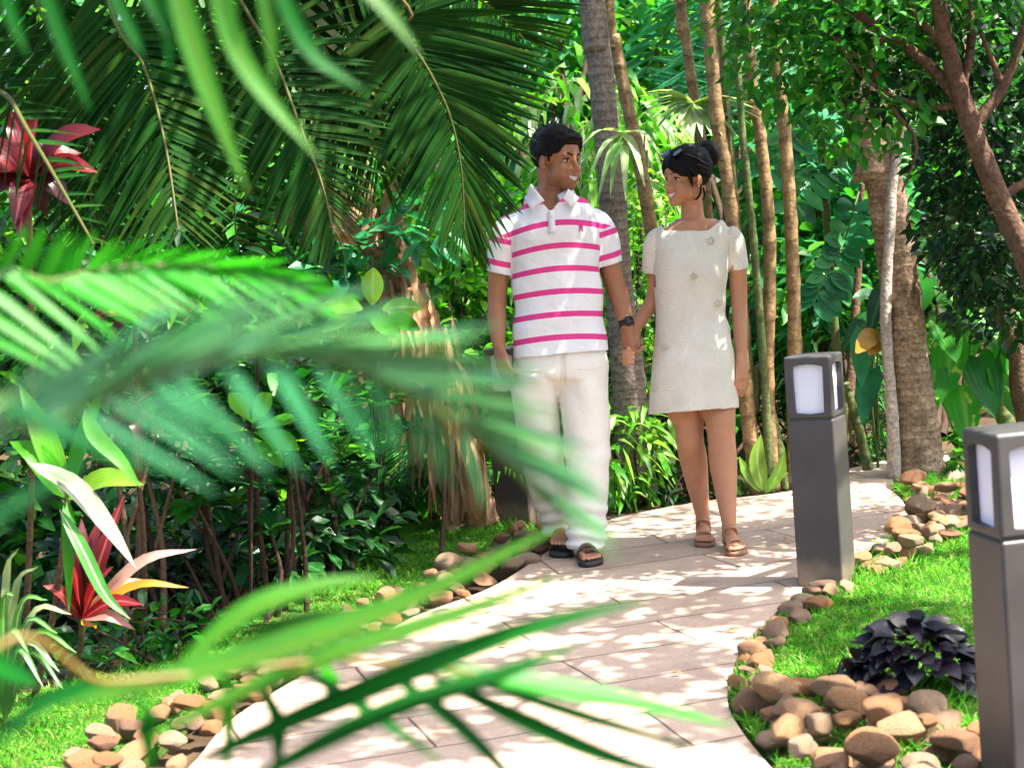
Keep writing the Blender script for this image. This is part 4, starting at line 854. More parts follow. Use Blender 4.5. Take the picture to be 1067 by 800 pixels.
L_VAR  = LMt('leaf_variegated', [(.03,.24,.02),(.05,.32,.03),(.045,.28,.03)], .42, rough=.32, var=(.34,.48,.10), varth=.58, rib=(.16,.34,.07), noise=2.2)
L_PURP = LMt('leaf_purple', [(.010,.006,.012),(.016,.010,.018),(.008,.010,.014)], .06, rough=.28, spec=.6)
L_DRY  = LMt('leaf_dry', [(.38,.20,.08),(.28,.13,.05),(.46,.30,.15),(.18,.085,.035)], .25, (1.3,1.0,.8), rough=.6)
L_ORNG = LMt('leaf_orange', [(.45,.20,.02),(.5,.30,.03)], .35, (1.3,1.0,.6), rough=.4)
L_WHITE= LMt('petal_white', [(.75,.74,.70)], .3, (1,1,1), rough=.5)
B_STEM = plainmat('green_stem', (.05,.13,.03), .5, .3, noise=(12.0,(.13,.15,.04),.4,.7)); B_RACH = plainmat('rachis', (.085,.075,.02), .55, .2, noise=(9.0,(.05,.08,.015),.4,.7)); B_RIBO = plainmat('orange_rib', (.16,.10,.015), .45, .4)
B_DTWIG = barkmat('dark_twig_bark', (.035,.02,.012), (.07,.04,.025)); B_TWIG = barkmat('twig_bark', (.10,.055,.03), (.17,.10,.06)); B_BROWN = barkmat('brown_bark', (.16,.085,.05), (.27,.16,.095))
B_TREE = barkmat('dark_tree_bark', (.085,.045,.028), (.15,.085,.05)); B_PALM = barkmat('palm_bark', (.13,.08,.05), (.44,.31,.215), .75, 8.5); B_PALMD = barkmat('grey_palm_bark', (.17,.135,.12), (.30,.25,.22), .8, 7.0)
B_CANE = barkmat('cane_bark', (.36,.24,.12), (.25,.155,.075), .9, 2.6, .55); B_CANEG = barkmat('green_cane_bark', (.07,.13,.035), (.16,.17,.07), .5, 2.2, .45); B_PALE = barkmat('pale_bark', (.34,.28,.235), (.46,.39,.33))
def ribbon(lm, pts, w, m=0, kind='lance', fold=.25, nl=9, up=(0,0,1), px=True):
    "one long leaf along a curve of (px, py, depth) points, or of world points"
    c = crom([P(*a) for a in pts] if px else pts, nl+1); t = np.linspace(0,1,nl+1); ww = shape_w(kind, t); tg = nrm(np.gradient(c,axis=0)); up = np.asarray(up,float)
    s = nrm(np.cross(tg, up+1e-4)); u = np.cross(s, tg); V = np.zeros((nl+1,3,3))
    V[:,0] = c-s*(w*.5*ww)[:,None]+u*(w*.5*fold*ww)[:,None]; V[:,1] = c; V[:,2] = c+s*(w*.5*ww)[:,None]+u*(w*.5*fold*ww)[:,None]
    F = np.array([(i*3+k,i*3+k+1,i*3+k+4,i*3+k+3) for i in range(nl) for k in range(2)]); uv = np.zeros((nl+1,3,2)); uv[...,0]=[0,.5,1]; uv[...,1]=t[:,None]
    lm.add(V.reshape(-1,3), F, uv.reshape(-1,2), m); return lm
def stemline(px, d, base_y_extra=0): return [P(a,b,d) for a,b in px]
def pfrond(lm, o, az, L, rise=.5, sag=1.0, n=44, ll=.5, w=.035, m=0, rm=1, r0=.016, twist=0.0):
    "free palm frond from a crown point: arching rachis, two rows of drooping leaflets"
    o = np.asarray(o,float); h = np.array([math.cos(az), math.sin(az), 0]); z = np.array([0,0,1.]); t = np.linspace(0,1,9)
    R_ = o+np.outer(t*L*(1-.18*t), h)+np.outer(L*(rise*t-sag*t*t*.9), z); s = np.array([-h[1],h[0],0])
    prof = .35+.65*np.sin(np.pi*np.clip(t*.9+.08,0,1)); fw = .45*ll*(.5+t)
    A = R_+np.outer(ll*prof, s)+np.outer(fw,h)-np.outer(ll*.45*prof,z); Bt = R_-np.outer(ll*prof, s)+np.outer(fw,h)-np.outer(ll*.45*prof,z)
    return frond(lm, R_, A, Bt, n, w, r0, .003, .14, .05, .12, 4, rm, m)
# ---------- palms and canes behind the couple
def to_top(pts, top): return list(pts)+[top]
def palm(label, px, base, rad, bark, name, crown_z, lean, nf, ll, fl, az0=0.0, group=None, ring=True, leafm=None, fz=.55):
    "px polyline of the visible trunk from its foot upwards, all on the plane of the foot"
    b = G(*base); pts = [b+[0,0,-.03]]+[PY(a,c,b[1]) for a,c in px]; top = pts[-1]+np.array([lean[0],lean[1],crown_z-pts[-1][2]]); pts.append(top)
    t = thing(name, b, label, 'palm tree', group); n = 90; rr = crom(np.column_stack([rad+[rad[-1]*.85]]), n)[:,0]
    if ring: rr = rr*(1+.035*np.abs(np.sin(np.arange(n)*.9))+.02*RNG.standard_normal(n))
    c = crom(pts, n); mesh_obj('trunk', *tube(c, rr, 18, wob=.012), bark, t)
    for k in range(nf):
        lm = LM(); az = az0+k*2.399; pfrond(lm, top+[0,0,.05], az, fl*RNG.uniform(.85,1.1), fz*RNG.uniform(.4,1.5), RNG.uniform(.75,1.15), 40, ll, .036); lm.build('frond', [leafm or L_FROND, B_RACH], t)
    return t
palm('tall grey ringed palm trunk standing behind the couple between their heads', [(655,400),(645,300),(637,190),(628,95),(617,0),(612,-40)], (664,514), [.105,.085,.070,.068,.064,.060,.060], B_PALMD, 'palm_tree', 8.2, (-.1,.2), 6, .62, 2.3, .3)
palm('thick ringed palm trunk leaning left behind the right-hand bollard', [(953,440),(946,380),(938,300),(925,210),(905,120),(893,70)], (957,493), [.135,.115,.105,.098,.094,.09,.088], B_PALM, 'palm_tree', 8.8, (-.3,.3), 6, .65, 2.4, 1.1)
def canes(label, items, bark, group, leaf=None, cat='cane stem', name='cane', r=.03):
    for it in items:
        base, px, rr, lab = it; b = G(*base); t = thing(name, b, lab, cat, group); pts = [b+[0,0,-.02]]+[PY(a,c,b[1]) for a,c in px]
        e = pts[-1]+(pts[-1]-pts[-2])*1.6; e[2] = max(e[2], 6.2); pts.append(e); n = 110; c = crom(pts, n); k = np.arange(n)
        rad = np.linspace(rr, rr*.72, n)*(1+.14*((k%9)==0)+.05*((k%9)==1)); mesh_obj('stem', *tube(c, rad, 12), bark, t)
        lm = LM()
        for j in range(2): pfrond(lm, e-[0,0,.05], RNG.uniform(-.3,2.2), RNG.uniform(.7,1.0), .5, 1.0, 22, .34, .03, r0=.008)
        lm.build('foliage', [leaf or L_BRIGHT, B_RACH], t)
CG = 'tall canes behind the path'
canes('', [((790,512),[(776,400),(762,215),(747,120),(737,0),(733,-30)],.040,'brown jointed cane rising just right of the woman and her hair bun'),
  ((806,508),[(800,400),(802,250),(792,140),(785,105),(780,40)],.034,'brown jointed cane crossing behind the woman, left of two beside the bollard'),
  ((826,505),[(828,360),(824,230),(817,130),(812,90),(806,20)],.036,'brown jointed cane rising directly behind the top of the middle bollard'),
  ((700,500),[(690,330),(672,200),(652,100),(640,40),(632,-20)],.040,'leaning brown cane rising between the man and the woman'),
  ((760,505),[(745,330),(732,160),(720,80),(709,0),(706,-20)],.030,'slim brown cane rising behind the head of the woman')], B_CANE, CG)
canes('', [((803,512),[(797,400),(786,260),(777,170),(768,60)],.022,'thin green cane beside the raised hem of the cream dress'),
  ((818,506),[(806,440),(790,385),(776,330)],.026,'short green cane slanting behind the left hand of the woman'),
  ((1058,470),[(1040,410),(1027,340),(1015,270)],.050,'dark green bamboo stem leaning left near the right frame edge'),
  ((905,489),[(893,440),(880,400),(872,370)],.028,'dark green slanting stem beside the top of the middle bollard')], B_CANEG, CG)
# thin pale trunk in front of the right palm, brown trunk at the right edge
def trunk_thing(name, label, cat, px, base, rad, bark, group=None, n=60, wb=.03):
    b = G(*base); pts = [b+[0,0,-.02]]+[PY(a,c,b[1]) for a,c in px]; t = thing(name, b, label, cat, group)
    rr = crom(np.column_stack([rad]), n)[:,0]*(1+.05*np.sin(np.arange(n)*.55)+.03*RNG.standard_normal(n)); c = crom(pts,n); c = c+np.column_stack([.008*np.sin(np.arange(n)*.35),0*c[:,0],0*c[:,0]])
    mesh_obj('trunk', *tube(c, rr, 14, wob=wb), bark, t); return t, pts
t,_p = trunk_thing('slender_tree', 'slender pale crooked trunk standing in front of the thick ringed palm', 'tree', [(927,400),(924,300),(927,220),(935,165),(938,110),(930,40),(925,-60)], (931,498), [.034,.029,.027,.026,.025,.024,.022,.02], B_PALE)
lm = LM(); _q = _p[-1]+np.array([.1,.1,2.6]); mesh_obj('branch', *tube([_p[-1],(_p[-1]+_q)/2+[.05,0,0],_q],[.02,.017,.01],9,20), B_PALE, t); scatter_leaves(lm, _q, (.8,.8,.6), 700, .11, .05); lm.build('crown', L_MID, t)
t,_p = trunk_thing('slender_tree', 'mottled brown trunk at the right edge above the nearest bollard', 'tree', [(1066,400),(1052,340),(1040,280),(1030,200)], (1075,480), [.07,.06,.055,.05,.045], B_TWIG)
lm = LM()
for a in range(5): scatter_leaves(lm, P(1010+a*15,262+18*(a%3),8.2), (.22,.2,.16), 170, .075, .04, kind='ellip')
lm.build('crown', L_DARK, t)
# ---------- generic bush: stems and leaf clumps
def bush(name, label, cat, base, clumps, L, Wd, mats, n, kind='ellip', stem=.012, group=None, droop=.25, nl=3, stemm=None, rosette=False, fold=.3, outward=.6, shell=.5):
    "base = ground pixel; clumps = (px, py, dy, rx, rz) with dy metres behind the foot"
    b = G(*base); t = thing(name, b, label, cat, group); lm = LM(); sm = []; tot = sum(c[3]*c[4] for c in clumps)
    for c in clumps:
        ce = PY(c[0], c[1], max(b[1]+c[2],.5)); k = max(8,int(n*c[3]*c[4]/tot)); rad = (c[3],min(c[3],.6),c[4])
        if rosette:
            q = int(max(2,k/7)); 
            for _ in range(q):
                o = ce+RNG.uniform(-1,1,3)*rad; az = RNG.uniform(0,6.28,7); el = RNG.uniform(.0,.9,7); d = np.column_stack([np.cos(az)*np.cos(el),np.sin(az)*np.cos(el),np.sin(el)])
                lm.add(*leaves(np.repeat(o[None],7,0), d, [0,0,1], L*RNG.uniform(.7,1.15,7), Wd*RNG.uniform(.8,1.1,7), droop, kind, fold, nl), m=int(RNG.integers(len(mats))))
                if _%10==0: f0 = np.array([o[0]*.75+b[0]*.25+RNG.normal(0,.05), b[1]+RNG.uniform(-.12,.12), -.02]); sm.append(tube([f0,(f0+o)/2+RNG.normal(0,.04,3),o],[stem,stem*.8,stem*.5],7,10,cap=False))
        else:
            for mi_ in range(len(mats)): scatter_leaves(lm, ce, rad, k//len(mats)+1, L, Wd, mi_, kind, shell, droop, nl, fold, outward)
            for _ in range(3): sm.append(tube([b+[RNG.uniform(-.1,.1),RNG.uniform(-.1,.1),-.02],(b+ce)/2+RNG.normal(0,.08,3),ce+RNG.uniform(-.6,.6,3)*rad],[stem,stem*.8,stem*.4],7,12,cap=False))
    mesh_obj('stem', *join(sm), stemm or B_DTWIG, t); lm.build('foliage', mats, t); return t
# sunlit greenery behind the couple, front to back
bush('broadleaf_shrub','sunlit yellow-green bush filling the gap left of the man in the striped shirt','shrub',(470,520),[(470,420,.6,.55,.5),(455,310,.9,.5,.45),(500,250,1.2,.5,.4),(440,480,.3,.4,.3)],.13,.055,[L_BRIGHT,L_MID],2600)
bush('lance_leaf_shrub','bright lance-leaved shrub at the foot of the tall grey palm','shrub',(655,518),[(652,470,.0,.22,.22),(668,430,.2,.22,.18),(640,500,-.05,.14,.1)],.15,.035,[L_LIME,L_BRIGHT],330,'lance',.008,droop=.5)
bush('fine_leaf_shrub','fine-leaved light green shrub behind the held hands','shrub',(700,512),[(672,300,.9,.4,.4),(668,240,1.0,.3,.25),(690,390,.7,.35,.3)],.075,.03,[L_BRIGHT,L_LIME],1500)
bush('low_bedding','low mid-green bedding with small white flowers between the grey palm and the woman','plant',(705,516),[(700,500,.2,.38,.10),(735,497,.3,.3,.10),(690,485,.5,.3,.14)],.10,.022,[L_MID,L_DARK],520,'lance',.005,droop=.6)
_lb = [o for o in COL.objects if o.name.startswith('low_bedding')][0]
for a,c in ((668,468),(676,462),(694,470),(700,478),(684,474)):
    lm = LM(); o = PY(a,c,G(705,516)[1]+.1); lm.add(*leaves(np.repeat(o[None],6,0), np.column_stack([np.cos(np.arange(6)*1.05),0*np.arange(6)-.3,np.sin(np.arange(6)*1.05)]), [0,-1,0], .026, .018, .1, 'ellip', .2, 3)); lm.build('flower', L_WHITE, _lb)
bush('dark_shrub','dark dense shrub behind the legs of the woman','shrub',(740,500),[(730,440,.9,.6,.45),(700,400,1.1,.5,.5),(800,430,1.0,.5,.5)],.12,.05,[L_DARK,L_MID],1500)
bush('broadleaf_shrub','tall teal-leaved shrub between the canes and the thick palm','shrub',(860,488),[(850,300,.9,.5,.45),(860,200,1.2,.5,.4),(880,250,1.0,.4,.4),(840,150,1.4,.5,.4)],.17,.075,[L_TEAL,L_MID],1500)
bush('fine_leaf_shrub','dark green reedy shrub low between the middle bollard and the palm','shrub',(885,486),[(880,430,.5,.35,.3),(870,370,.7,.4,.35),(900,460,.3,.25,.14)],.22,.02,[L_DARK,L_MID],900,'blade',.008,droop=.5)
bush('broadleaf_shrub','bright bush behind the head of the man with hanging pale leaves','shrub',(640,505),[(640,190,1.2,.45,.4),(610,130,1.6,.5,.4),(655,150,1.0,.3,.35)],.24,.07,[L_BRIGHT,L_PALE,L_BRIGHT],420,'lance',.012,droop=.8)
bush('broadleaf_tree','leafy bright tree above and behind the head of the man','tree',(560,480),[(560,60,2.2,.8,.6),(600,-10,2.0,.8,.6),(520,140,2.4,.7,.6),(660,40,2.6,.8,.6)],.20,.10,[L_BRIGHT,L_TEAL],1500,'obov',.03)
bush('broadleaf_tree','bright small-leaved tree at the top centre behind the canes','tree',(760,470),[(740,60,2.4,.8,.6),(800,20,2.2,.8,.6),(700,130,2.6,.7,.6),(830,90,2.6,.7,.6)],.13,.06,[L_BRIGHT,L_MID,L_TEAL],2600,'ellip',.03)
bush('broadleaf_tree','sunlit tree far behind between the man and the hanging dark fronds','tree',(400,470),[(430,180,3.0,1.0,.8),(380,280,2.6,.9,.8),(330,120,3.4,1.0,.8),(480,60,3.4,.9,.8)],.17,.07,[L_BRIGHT,L_MID],2600,'ellip',.035)
bush('broadleaf_shrub','mid-green shrub low on the left behind the shaded lawn','shrub',(400,535),[(400,500,.3,.4,.28),(340,500,.5,.45,.3),(440,515,.3,.3,.2)],.15,.06,[L_MID,L_BRIGHT],800)
bush('broadleaf_tree','deep green tree behind the thick palm on the right','tree',(985,450),[(990,250,1.6,.7,.6),(1040,330,1.4,.6,.6),(960,170,2.0,.8,.7),(1050,180,1.8,.8,.7)],.14,.06,[L_DARK,L_MID],2400,'ellip',.03)
# pale fan palm leaf beside her head
b = G(742,508); t = thing('fan_palm', b, 'young palm with a pale sunlit fan leaf beside the head of the woman', 'palm'); hub = PY(722,108,b[1]-.15)
mesh_obj('stem', *tube([b, b*.4+hub*.6+[.05,.1,0], hub],[.02,.014,.008],8,24), B_STEM, t); lm = LM()
for a in np.linspace(-10,200,22):
    r_ = RNG.uniform(40,60)*(1.25 if a<60 else 1.0); e = (722+r_*math.cos(R(a))*1.15, 108+r_*math.sin(R(a))*.72+ (6 if a<0 else 0)); ribbon(lm, [(722,108,8.3),((722+e[0])/2,(108+e[1])/2-7,8.2),(e[0],e[1],8.12)], .05, 0, 'blade', .3, 6)
lm.build('fan_leaf', L_PALE, t)
b = G(640,512); t = thing('fan_palm', b, 'young palm with white-edged leaflets drooping beside the face of the man', 'palm'); lm = LM()
mesh_obj('stem', *tube([b, PY(650,300,b[1]), PY(648,140,b[1])],[.02,.014,.008],8,24), B_STEM, t)
for a,e in (((648,140),(612,190)),((648,140),(622,215)),((648,142),(636,205)),((650,142),(652,210)),((650,140),(672,195)),((650,138),(690,165)),((648,138),(600,160))): ribbon(lm, [(a[0],a[1],8.2),((a[0]+e[0])/2,(a[1]+e[1])/2-12,8.1),(e[0],e[1],8.05)], .05, 0, 'blade', .35, 7)
lm.build('fan_leaf', L_PALE, t)
# broad lime leaves beside the cane feet
b = G(795,512); t = thing('broadleaf_plant', b, 'upright bright lime leaves at the foot of the canes beside the bollard', 'plant'); lm = LM(); D0 = GD(795,512)
for pts,wd in (([(795,512),(789,480),(793,452)],.085),([(800,512),(812,490),(818,468)],.06),([(792,512),(778,492),(770,475)],.05),([(797,514),(806,500),(822,492)],.05)): ribbon(lm, [(a,c,D0-.05) for a,c in pts], wd, 0, 'lance', .3, 8, up=(0,-1,.2))
lm.build('foliage', L_LIME, t)
# hostas and philodendron on the right
def leafy(name, label, cat, base, tips, d, L, Wd, mats, kind='heart', group=None, sw=.007, facing=(0,-.6,.6), droop=.35, fold=.15, nl=6):
    "petioles from one foot to listed leaf positions (px, py, direction degrees in the picture)"
    b = G(*base); t = thing(name, b, label, cat, group); lm = LM(); sm = []
    for i,(a,c,ang,sc) in enumerate(tips):
        o = P(a,c,d+RNG.uniform(-.12,.12)); dr = RGT*math.cos(R(ang))+UPV*math.sin(R(ang))-FWD*RNG.uniform(.0,.5)
        lm.add(*leaves(o[None], dr[None], np.asarray(facing)+RNG.normal(0,.15,3), L*sc, Wd*sc, droop, kind, fold, nl), m=i%len(mats)); sm.append(tube([b,(b+o)/2+[0,.06,.12],o],[sw,sw*.8,sw*.5],7,10,cap=False))
    mesh_obj('petiole', *join(sm), B_STEM if sw>.005 else B_DTWIG, t); lm.build('foliage', mats, t); return t
leafy('philodendron','large variegated heart-leaved plant right of the thick palm trunk','plant',(1000,465),[(985,300,-60,1.1),(1000,318,-80,1.2),(965,290,-120,1),(1020,335,-40,1.1),(992,352,-100,1.2),(1018,372,-75,1.25),(975,385,-110,1.1),(1002,402,-85,1.2),(1036,385,-60,1),(960,345,-140,.9),(1030,300,-30,1),(980,330,-70,1),(1045,350,-70,1),(970,415,-130,.8)],8.75,.21,.17,[L_VAR,L_VAR,L_MID])
leafy('philodendron','broad dark leaves hanging left of the thick palm trunk, one turning orange','plant',(915,487),[(912,330,-150,1),(900,345,-100,1),(922,300,-120,.9),(908,385,-110,1),(915,310,160,.8)],8.55,.24,.13,[L_GLOSS,L_TEAL])
lm = LM(); ribbon(lm, [(915,345,8.4),(905,352,8.38),(892,368,8.36)], .10, 0, 'ellip', .2, 5, up=(0,-1,.4)); ribbon(lm, [(918,352,8.42),(912,360,8.4),(905,370,8.38)], .08, 0, 'ellip', .2, 5, up=(0,-1,.4))
mesh_obj('orange_leaf', np.concatenate(lm.V), np.concatenate(lm.F), L_ORNG, [o for o in COL.objects if o.get('label','').startswith('broad dark leaves hanging left')][0], uv=np.concatenate(lm.U))
for lab,base,sd in (('low arching strap-leaved plant behind the nearest bollard',(1010,470),0),('low strap-leaved plant left of the bamboo at the right edge',(1045,476),1),('small strap-leaved clump at the foot of the thick palm',(985,492),2)):
    b = G(*base); t = thing('strap_leaf_plant', b, lab, 'plant', 'strap-leaved plants on the right'); lm = LM(); k = 34 if sd<2 else 18; az = RNG.uniform(0,6.28,k); el = RNG.uniform(.5,1.25,k)
    lm.add(*leaves(np.repeat(b[None],k,0)+RNG.normal(0,.05,(k,3))*[1,1,0], np.column_stack([np.cos(az)*np.cos(el),np.sin(az)*np.cos(el),np.sin(el)]), [0,0,1], RNG.uniform(.25,.42,k)*(1 if sd<2 else .6), .045, .55, 'lance', .3, 7), m=0)
    if sd==2: lm.add(*leaves(b+RNG.normal(0,.06,(6,3))*[1,1,0]+[0,0,.06], RNG.normal(0,1,(6,3))+[0,0,.6], [0,0,1], .09, .04, .3, 'ellip', .3, 4), m=1)
    lm.build('foliage', [L_MID if sd else L_BRIGHT, L_ORNG], t)
# long pinnate leaf between the canes and the palm
b = G(880,484); t = thing('pinnate_tree', b, 'young tree with a long drooping pinnate leaf left of the thick palm', 'tree'); lm = LM()
for rp in ([(895,200),(880,250),(862,285),(846,318)],[(905,150),(880,170),(850,180),(825,215)],[(880,120),(850,118),(820,140),(800,180)]):
    frond(lm, pline(rp,[8.7,8.6,8.5,8.45]), pline([(a-22,c+6) for a,c in rp],8.5), pline([(a+22,c+22) for a,c in rp],8.5), 13, .09, .006,.002,.1,.05,.1,4,1,0,'ellip')
mesh_obj('trunk', *tube([b,PY(893,300,b[1]+.15),PY(900,150,b[1]+.15)],[.03,.022,.012],9,20), B_TWIG, t); lm.build('foliage',[L_TEAL,B_STEM],t)
# teal palm fronds at the top right of centre
b = G(770,478); t = thing('palm_tree', b, 'slim palm with teal feathery fronds at the top, behind the canes', 'palm tree'); top = PY(795,-60,b[1]+1.5)
mesh_obj('trunk', *tube([b,PY(775,300,b[1]+1.0),top],[.05,.04,.03],12,40), B_CANEG, t)
for rp in ([(795,-60),(770,0),(745,50),(735,110)],[(795,-60),(810,0),(835,50),(850,110)],[(795,-60),(740,-20),(700,20),(670,80)]):
    lm = LM(); d_ = 10.3; frond(lm, pline(rp,d_), pline([(a+70,c+20) for a,c in rp],d_-.2), pline([(a-60,c+35) for a,c in rp],d_-.2), 30, .03, .012,.003,.1,.05,.1,4); lm.build('frond',[L_TEAL,B_RACH],t)
# ---------- distant forest that reads as one mass
def mass(name, label, boxes, mats, seed=0):
    lm = LM()
    for (x0,x1,y0,y1,z0,z1,n,L,Wd,m,kind) in boxes:
        p = np.column_stack([RNG.uniform(x0,x1,n),RNG.uniform(y0,y1,n),RNG.uniform(z0,z1,n)]); q = wob(p, .9, 8, seed)+.5*wob(p,2.3,8,seed+3); p = p[q>-.35]; k = len(p); d = RNG.normal(0,1,(k,3)); d[:,2] = d[:,2]*.6-.35; d[:,1] -= .4
        lm.add(*leaves(p, d, RNG.normal(0,.5,(k,3))+[0,-.3,1], L*RNG.uniform(.5,1.3,k), Wd*RNG.uniform(.5,1.3,k), .3, kind, .3, 3), m=m)
    return tag(lm.build(name, mats), label, 'trees', kind='stuff')
mass('distant_foliage','sunlit mass of forest foliage filling the far background',[(-7,9,13.5,17,0,5.5,9000,.24,.10,0,'ellip'),(-7,9,13,17,.5,5.5,5000,.30,.09,1,'lance'),(-7,9,14,18,0,5.5,6000,.18,.09,2,'ellip'),(-8,10,18,20,-.2,6.5,9000,.42,.22,3,'ellip'),(-11,12,20,22,-.2,8,7000,.6,.34,3,'ellip')],[L_BRIGHT,L_TEAL,L_MID,L_DARK])
# ---------------------------------------------------------------- left side: dark palm, shrubs, cordylines
pb = np.array([-2.45,5.4,-.03]); ptop = np.array([-1.25,5.55,3.15])
t = thing('palm_tree', pb, 'dark palm leaning in from the left whose fronds hang over the upper left', 'palm tree')
n = 60; c = crom([pb,[-2.35,5.4,.9],[-2.0,5.45,2.0],ptop],n); mesh_obj('trunk', *tube(c, np.linspace(.15,.10,n)*(1+.04*np.abs(np.sin(np.arange(n)*.9))), 16, wob=.02), B_PALMD, t)
cp = np.array(PX(ptop))
def hang(rp, A, B, d, n=44, w=.030, mat=None, jit=.035, droop=.10, r0=.008):
    "frond that leaves the crown of the left palm and hangs down through the listed pixels"
    k = len(rp); ds = np.linspace(5.5, d, k+1) if np.ndim(d)==0 else np.concatenate([[5.5],d])
    pts = np.vstack([ptop[None], pline(rp, ds[1:])]); lm = LM(); dd = float(ds[-1])
    frond(lm, pts, pline(A, np.linspace(ds[1],dd,len(A))+.08), pline(B, np.linspace(ds[1],dd,len(B))-.05), n, w, r0, .003, .18, jit, droop, 6, 1)
    lm.build('frond', [mat or L_FROND, B_RACH], t)
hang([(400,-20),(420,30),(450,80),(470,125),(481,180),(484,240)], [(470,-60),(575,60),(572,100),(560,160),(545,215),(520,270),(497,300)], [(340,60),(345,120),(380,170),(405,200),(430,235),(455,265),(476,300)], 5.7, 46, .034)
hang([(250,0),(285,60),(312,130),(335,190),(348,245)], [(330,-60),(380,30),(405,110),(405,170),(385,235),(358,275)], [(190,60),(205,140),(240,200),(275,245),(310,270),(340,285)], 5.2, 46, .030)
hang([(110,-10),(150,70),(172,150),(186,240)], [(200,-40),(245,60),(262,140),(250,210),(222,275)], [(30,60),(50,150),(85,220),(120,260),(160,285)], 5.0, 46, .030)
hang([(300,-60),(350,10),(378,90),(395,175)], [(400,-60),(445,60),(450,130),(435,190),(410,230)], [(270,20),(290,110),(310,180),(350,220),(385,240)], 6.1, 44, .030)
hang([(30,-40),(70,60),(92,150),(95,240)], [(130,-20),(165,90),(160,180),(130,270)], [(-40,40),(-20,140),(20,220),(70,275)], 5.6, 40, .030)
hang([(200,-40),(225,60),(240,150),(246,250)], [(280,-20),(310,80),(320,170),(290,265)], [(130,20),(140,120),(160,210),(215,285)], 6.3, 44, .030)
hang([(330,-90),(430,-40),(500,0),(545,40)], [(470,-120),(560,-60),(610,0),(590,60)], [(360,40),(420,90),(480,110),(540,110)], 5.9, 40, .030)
hang([(-20,30),(15,110),(55,180),(98,255)], [(40,10),(75,100),(95,170),(118,262)], [(-50,120),(-10,180),(40,230),(92,275)], [5.2,4.7,4.4,4.2], 20, .022, None, .05, .05, .011)
hang([(320,20),(340,85),(350,130),(354,160)], [(400,70),(425,125),(428,165),(405,195),(375,215)], [(320,130),(318,170),(326,195),(340,210),(362,215)], 6.2, 18, .024, L_PALE, .03, .02)
# overhead fronds of the same crown, unseen, out over the path to shade it
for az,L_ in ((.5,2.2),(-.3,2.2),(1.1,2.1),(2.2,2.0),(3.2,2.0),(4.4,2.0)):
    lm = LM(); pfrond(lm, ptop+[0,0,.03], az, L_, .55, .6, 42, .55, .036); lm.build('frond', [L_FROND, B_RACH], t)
for az,L_ in ((-.9,1.9),(-.2,2.1),(.4,2.0),(1.0,1.8),(-1.5,1.7),(.1,1.5),(-.5,1.5)):  # more unseen fronds added on top to shade the hanging ones
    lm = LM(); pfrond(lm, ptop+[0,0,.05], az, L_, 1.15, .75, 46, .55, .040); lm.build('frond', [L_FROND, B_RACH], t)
lm = LM(); sp_ = [(282,226,6.0),(310,230,5.98),(340,243,5.95),(372,252,5.95)]
for dx in (-6,0,6): ribbon(lm, [(a,c+dx*.6,d) for a,c,d in sp_], .085, 0, 'lance', .5, 10, up=(0,-.6,1))
lm.build('dry_spathe', L_DRY, t)
# undergrowth that darkens the left
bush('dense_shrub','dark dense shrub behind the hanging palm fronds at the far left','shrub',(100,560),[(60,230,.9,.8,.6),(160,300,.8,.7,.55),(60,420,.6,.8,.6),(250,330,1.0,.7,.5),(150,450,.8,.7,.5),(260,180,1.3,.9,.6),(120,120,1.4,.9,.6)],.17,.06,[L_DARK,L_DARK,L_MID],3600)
bush('glossy_shrub','glossy oval-leaved shrub on bare brown stems at the left beside the lawn','shrub',(255,640),[(270,450,.0,.16,.13),(200,500,.0,.2,.16),(290,400,.1,.2,.15),(225,400,.1,.22,.16),(330,440,.1,.2,.14),(250,520,.1,.2,.12),(170,440,.1,.2,.18)],.15,.075,[L_GLOSS,L_GLOSS,L_MID],520,'obov',.012,droop=.25,rosette=True,nl=5,stemm=B_DTWIG)
bush('glossy_shrub','smaller glossy-leaved shrub near the brown leafless stem by the lawn','shrub',(345,600),[(350,420,.0,.22,.2),(320,480,.1,.2,.15),(375,470,.1,.2,.16),(400,400,.2,.22,.15)],.13,.06,[L_GLOSS,L_MID],260,'obov',.010,rosette=True,nl=5,stemm=B_DTWIG)
b = G(268,640)
leafy('glossy_shrub','sprig of bright glossy oval leaves in front of the dark shrub','shrub',(262,648),[(262,440,120,1),(262,442,60,1.1),(266,446,20,1.15),(264,450,-10,1.2),(258,448,170,.9),(262,455,-35,1.0),(255,440,95,.8)],5.95,.16,.075,[L_BRIGHT],'obov',facing=(0,-.5,.8),droop=.15,sw=.004)
leafy('lime_shrub','shrub with one pale lime new leaf standing up above the blurred frond','shrub',(400,560),[(388,318,88,1.2),(378,322,165,1.1),(398,322,10,1.1),(385,328,-30,1),(372,326,200,1),(405,330,-15,.9)],6.6,.15,.075,[L_LIME,L_BRIGHT],'ellip',facing=(0,-.7,.6),droop=.15,sw=.004)
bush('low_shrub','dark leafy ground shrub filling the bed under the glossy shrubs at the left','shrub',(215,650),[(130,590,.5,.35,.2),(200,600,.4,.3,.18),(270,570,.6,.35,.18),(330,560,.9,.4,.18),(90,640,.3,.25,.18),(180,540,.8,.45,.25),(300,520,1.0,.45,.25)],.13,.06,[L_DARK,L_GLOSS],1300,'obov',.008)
bush('low_shrub','small leafy plants along the sunlit grass edge at the lower left','plant',(140,690),[(110,672,.1,.22,.08),(170,655,.25,.25,.09),(40,690,.2,.25,.10)],.09,.035,[L_MID,L_GLOSS],330,'ellip',.006)
bush('low_shrub','dark broad-leaved plants on the ground behind the striped grassy plant at the left edge','plant',(15,665),[(10,600,.5,.4,.22),(70,560,.9,.45,.25),(-20,530,.8,.4,.3)],.16,.06,[L_DARK,L_MID],650,'ellip',.008)
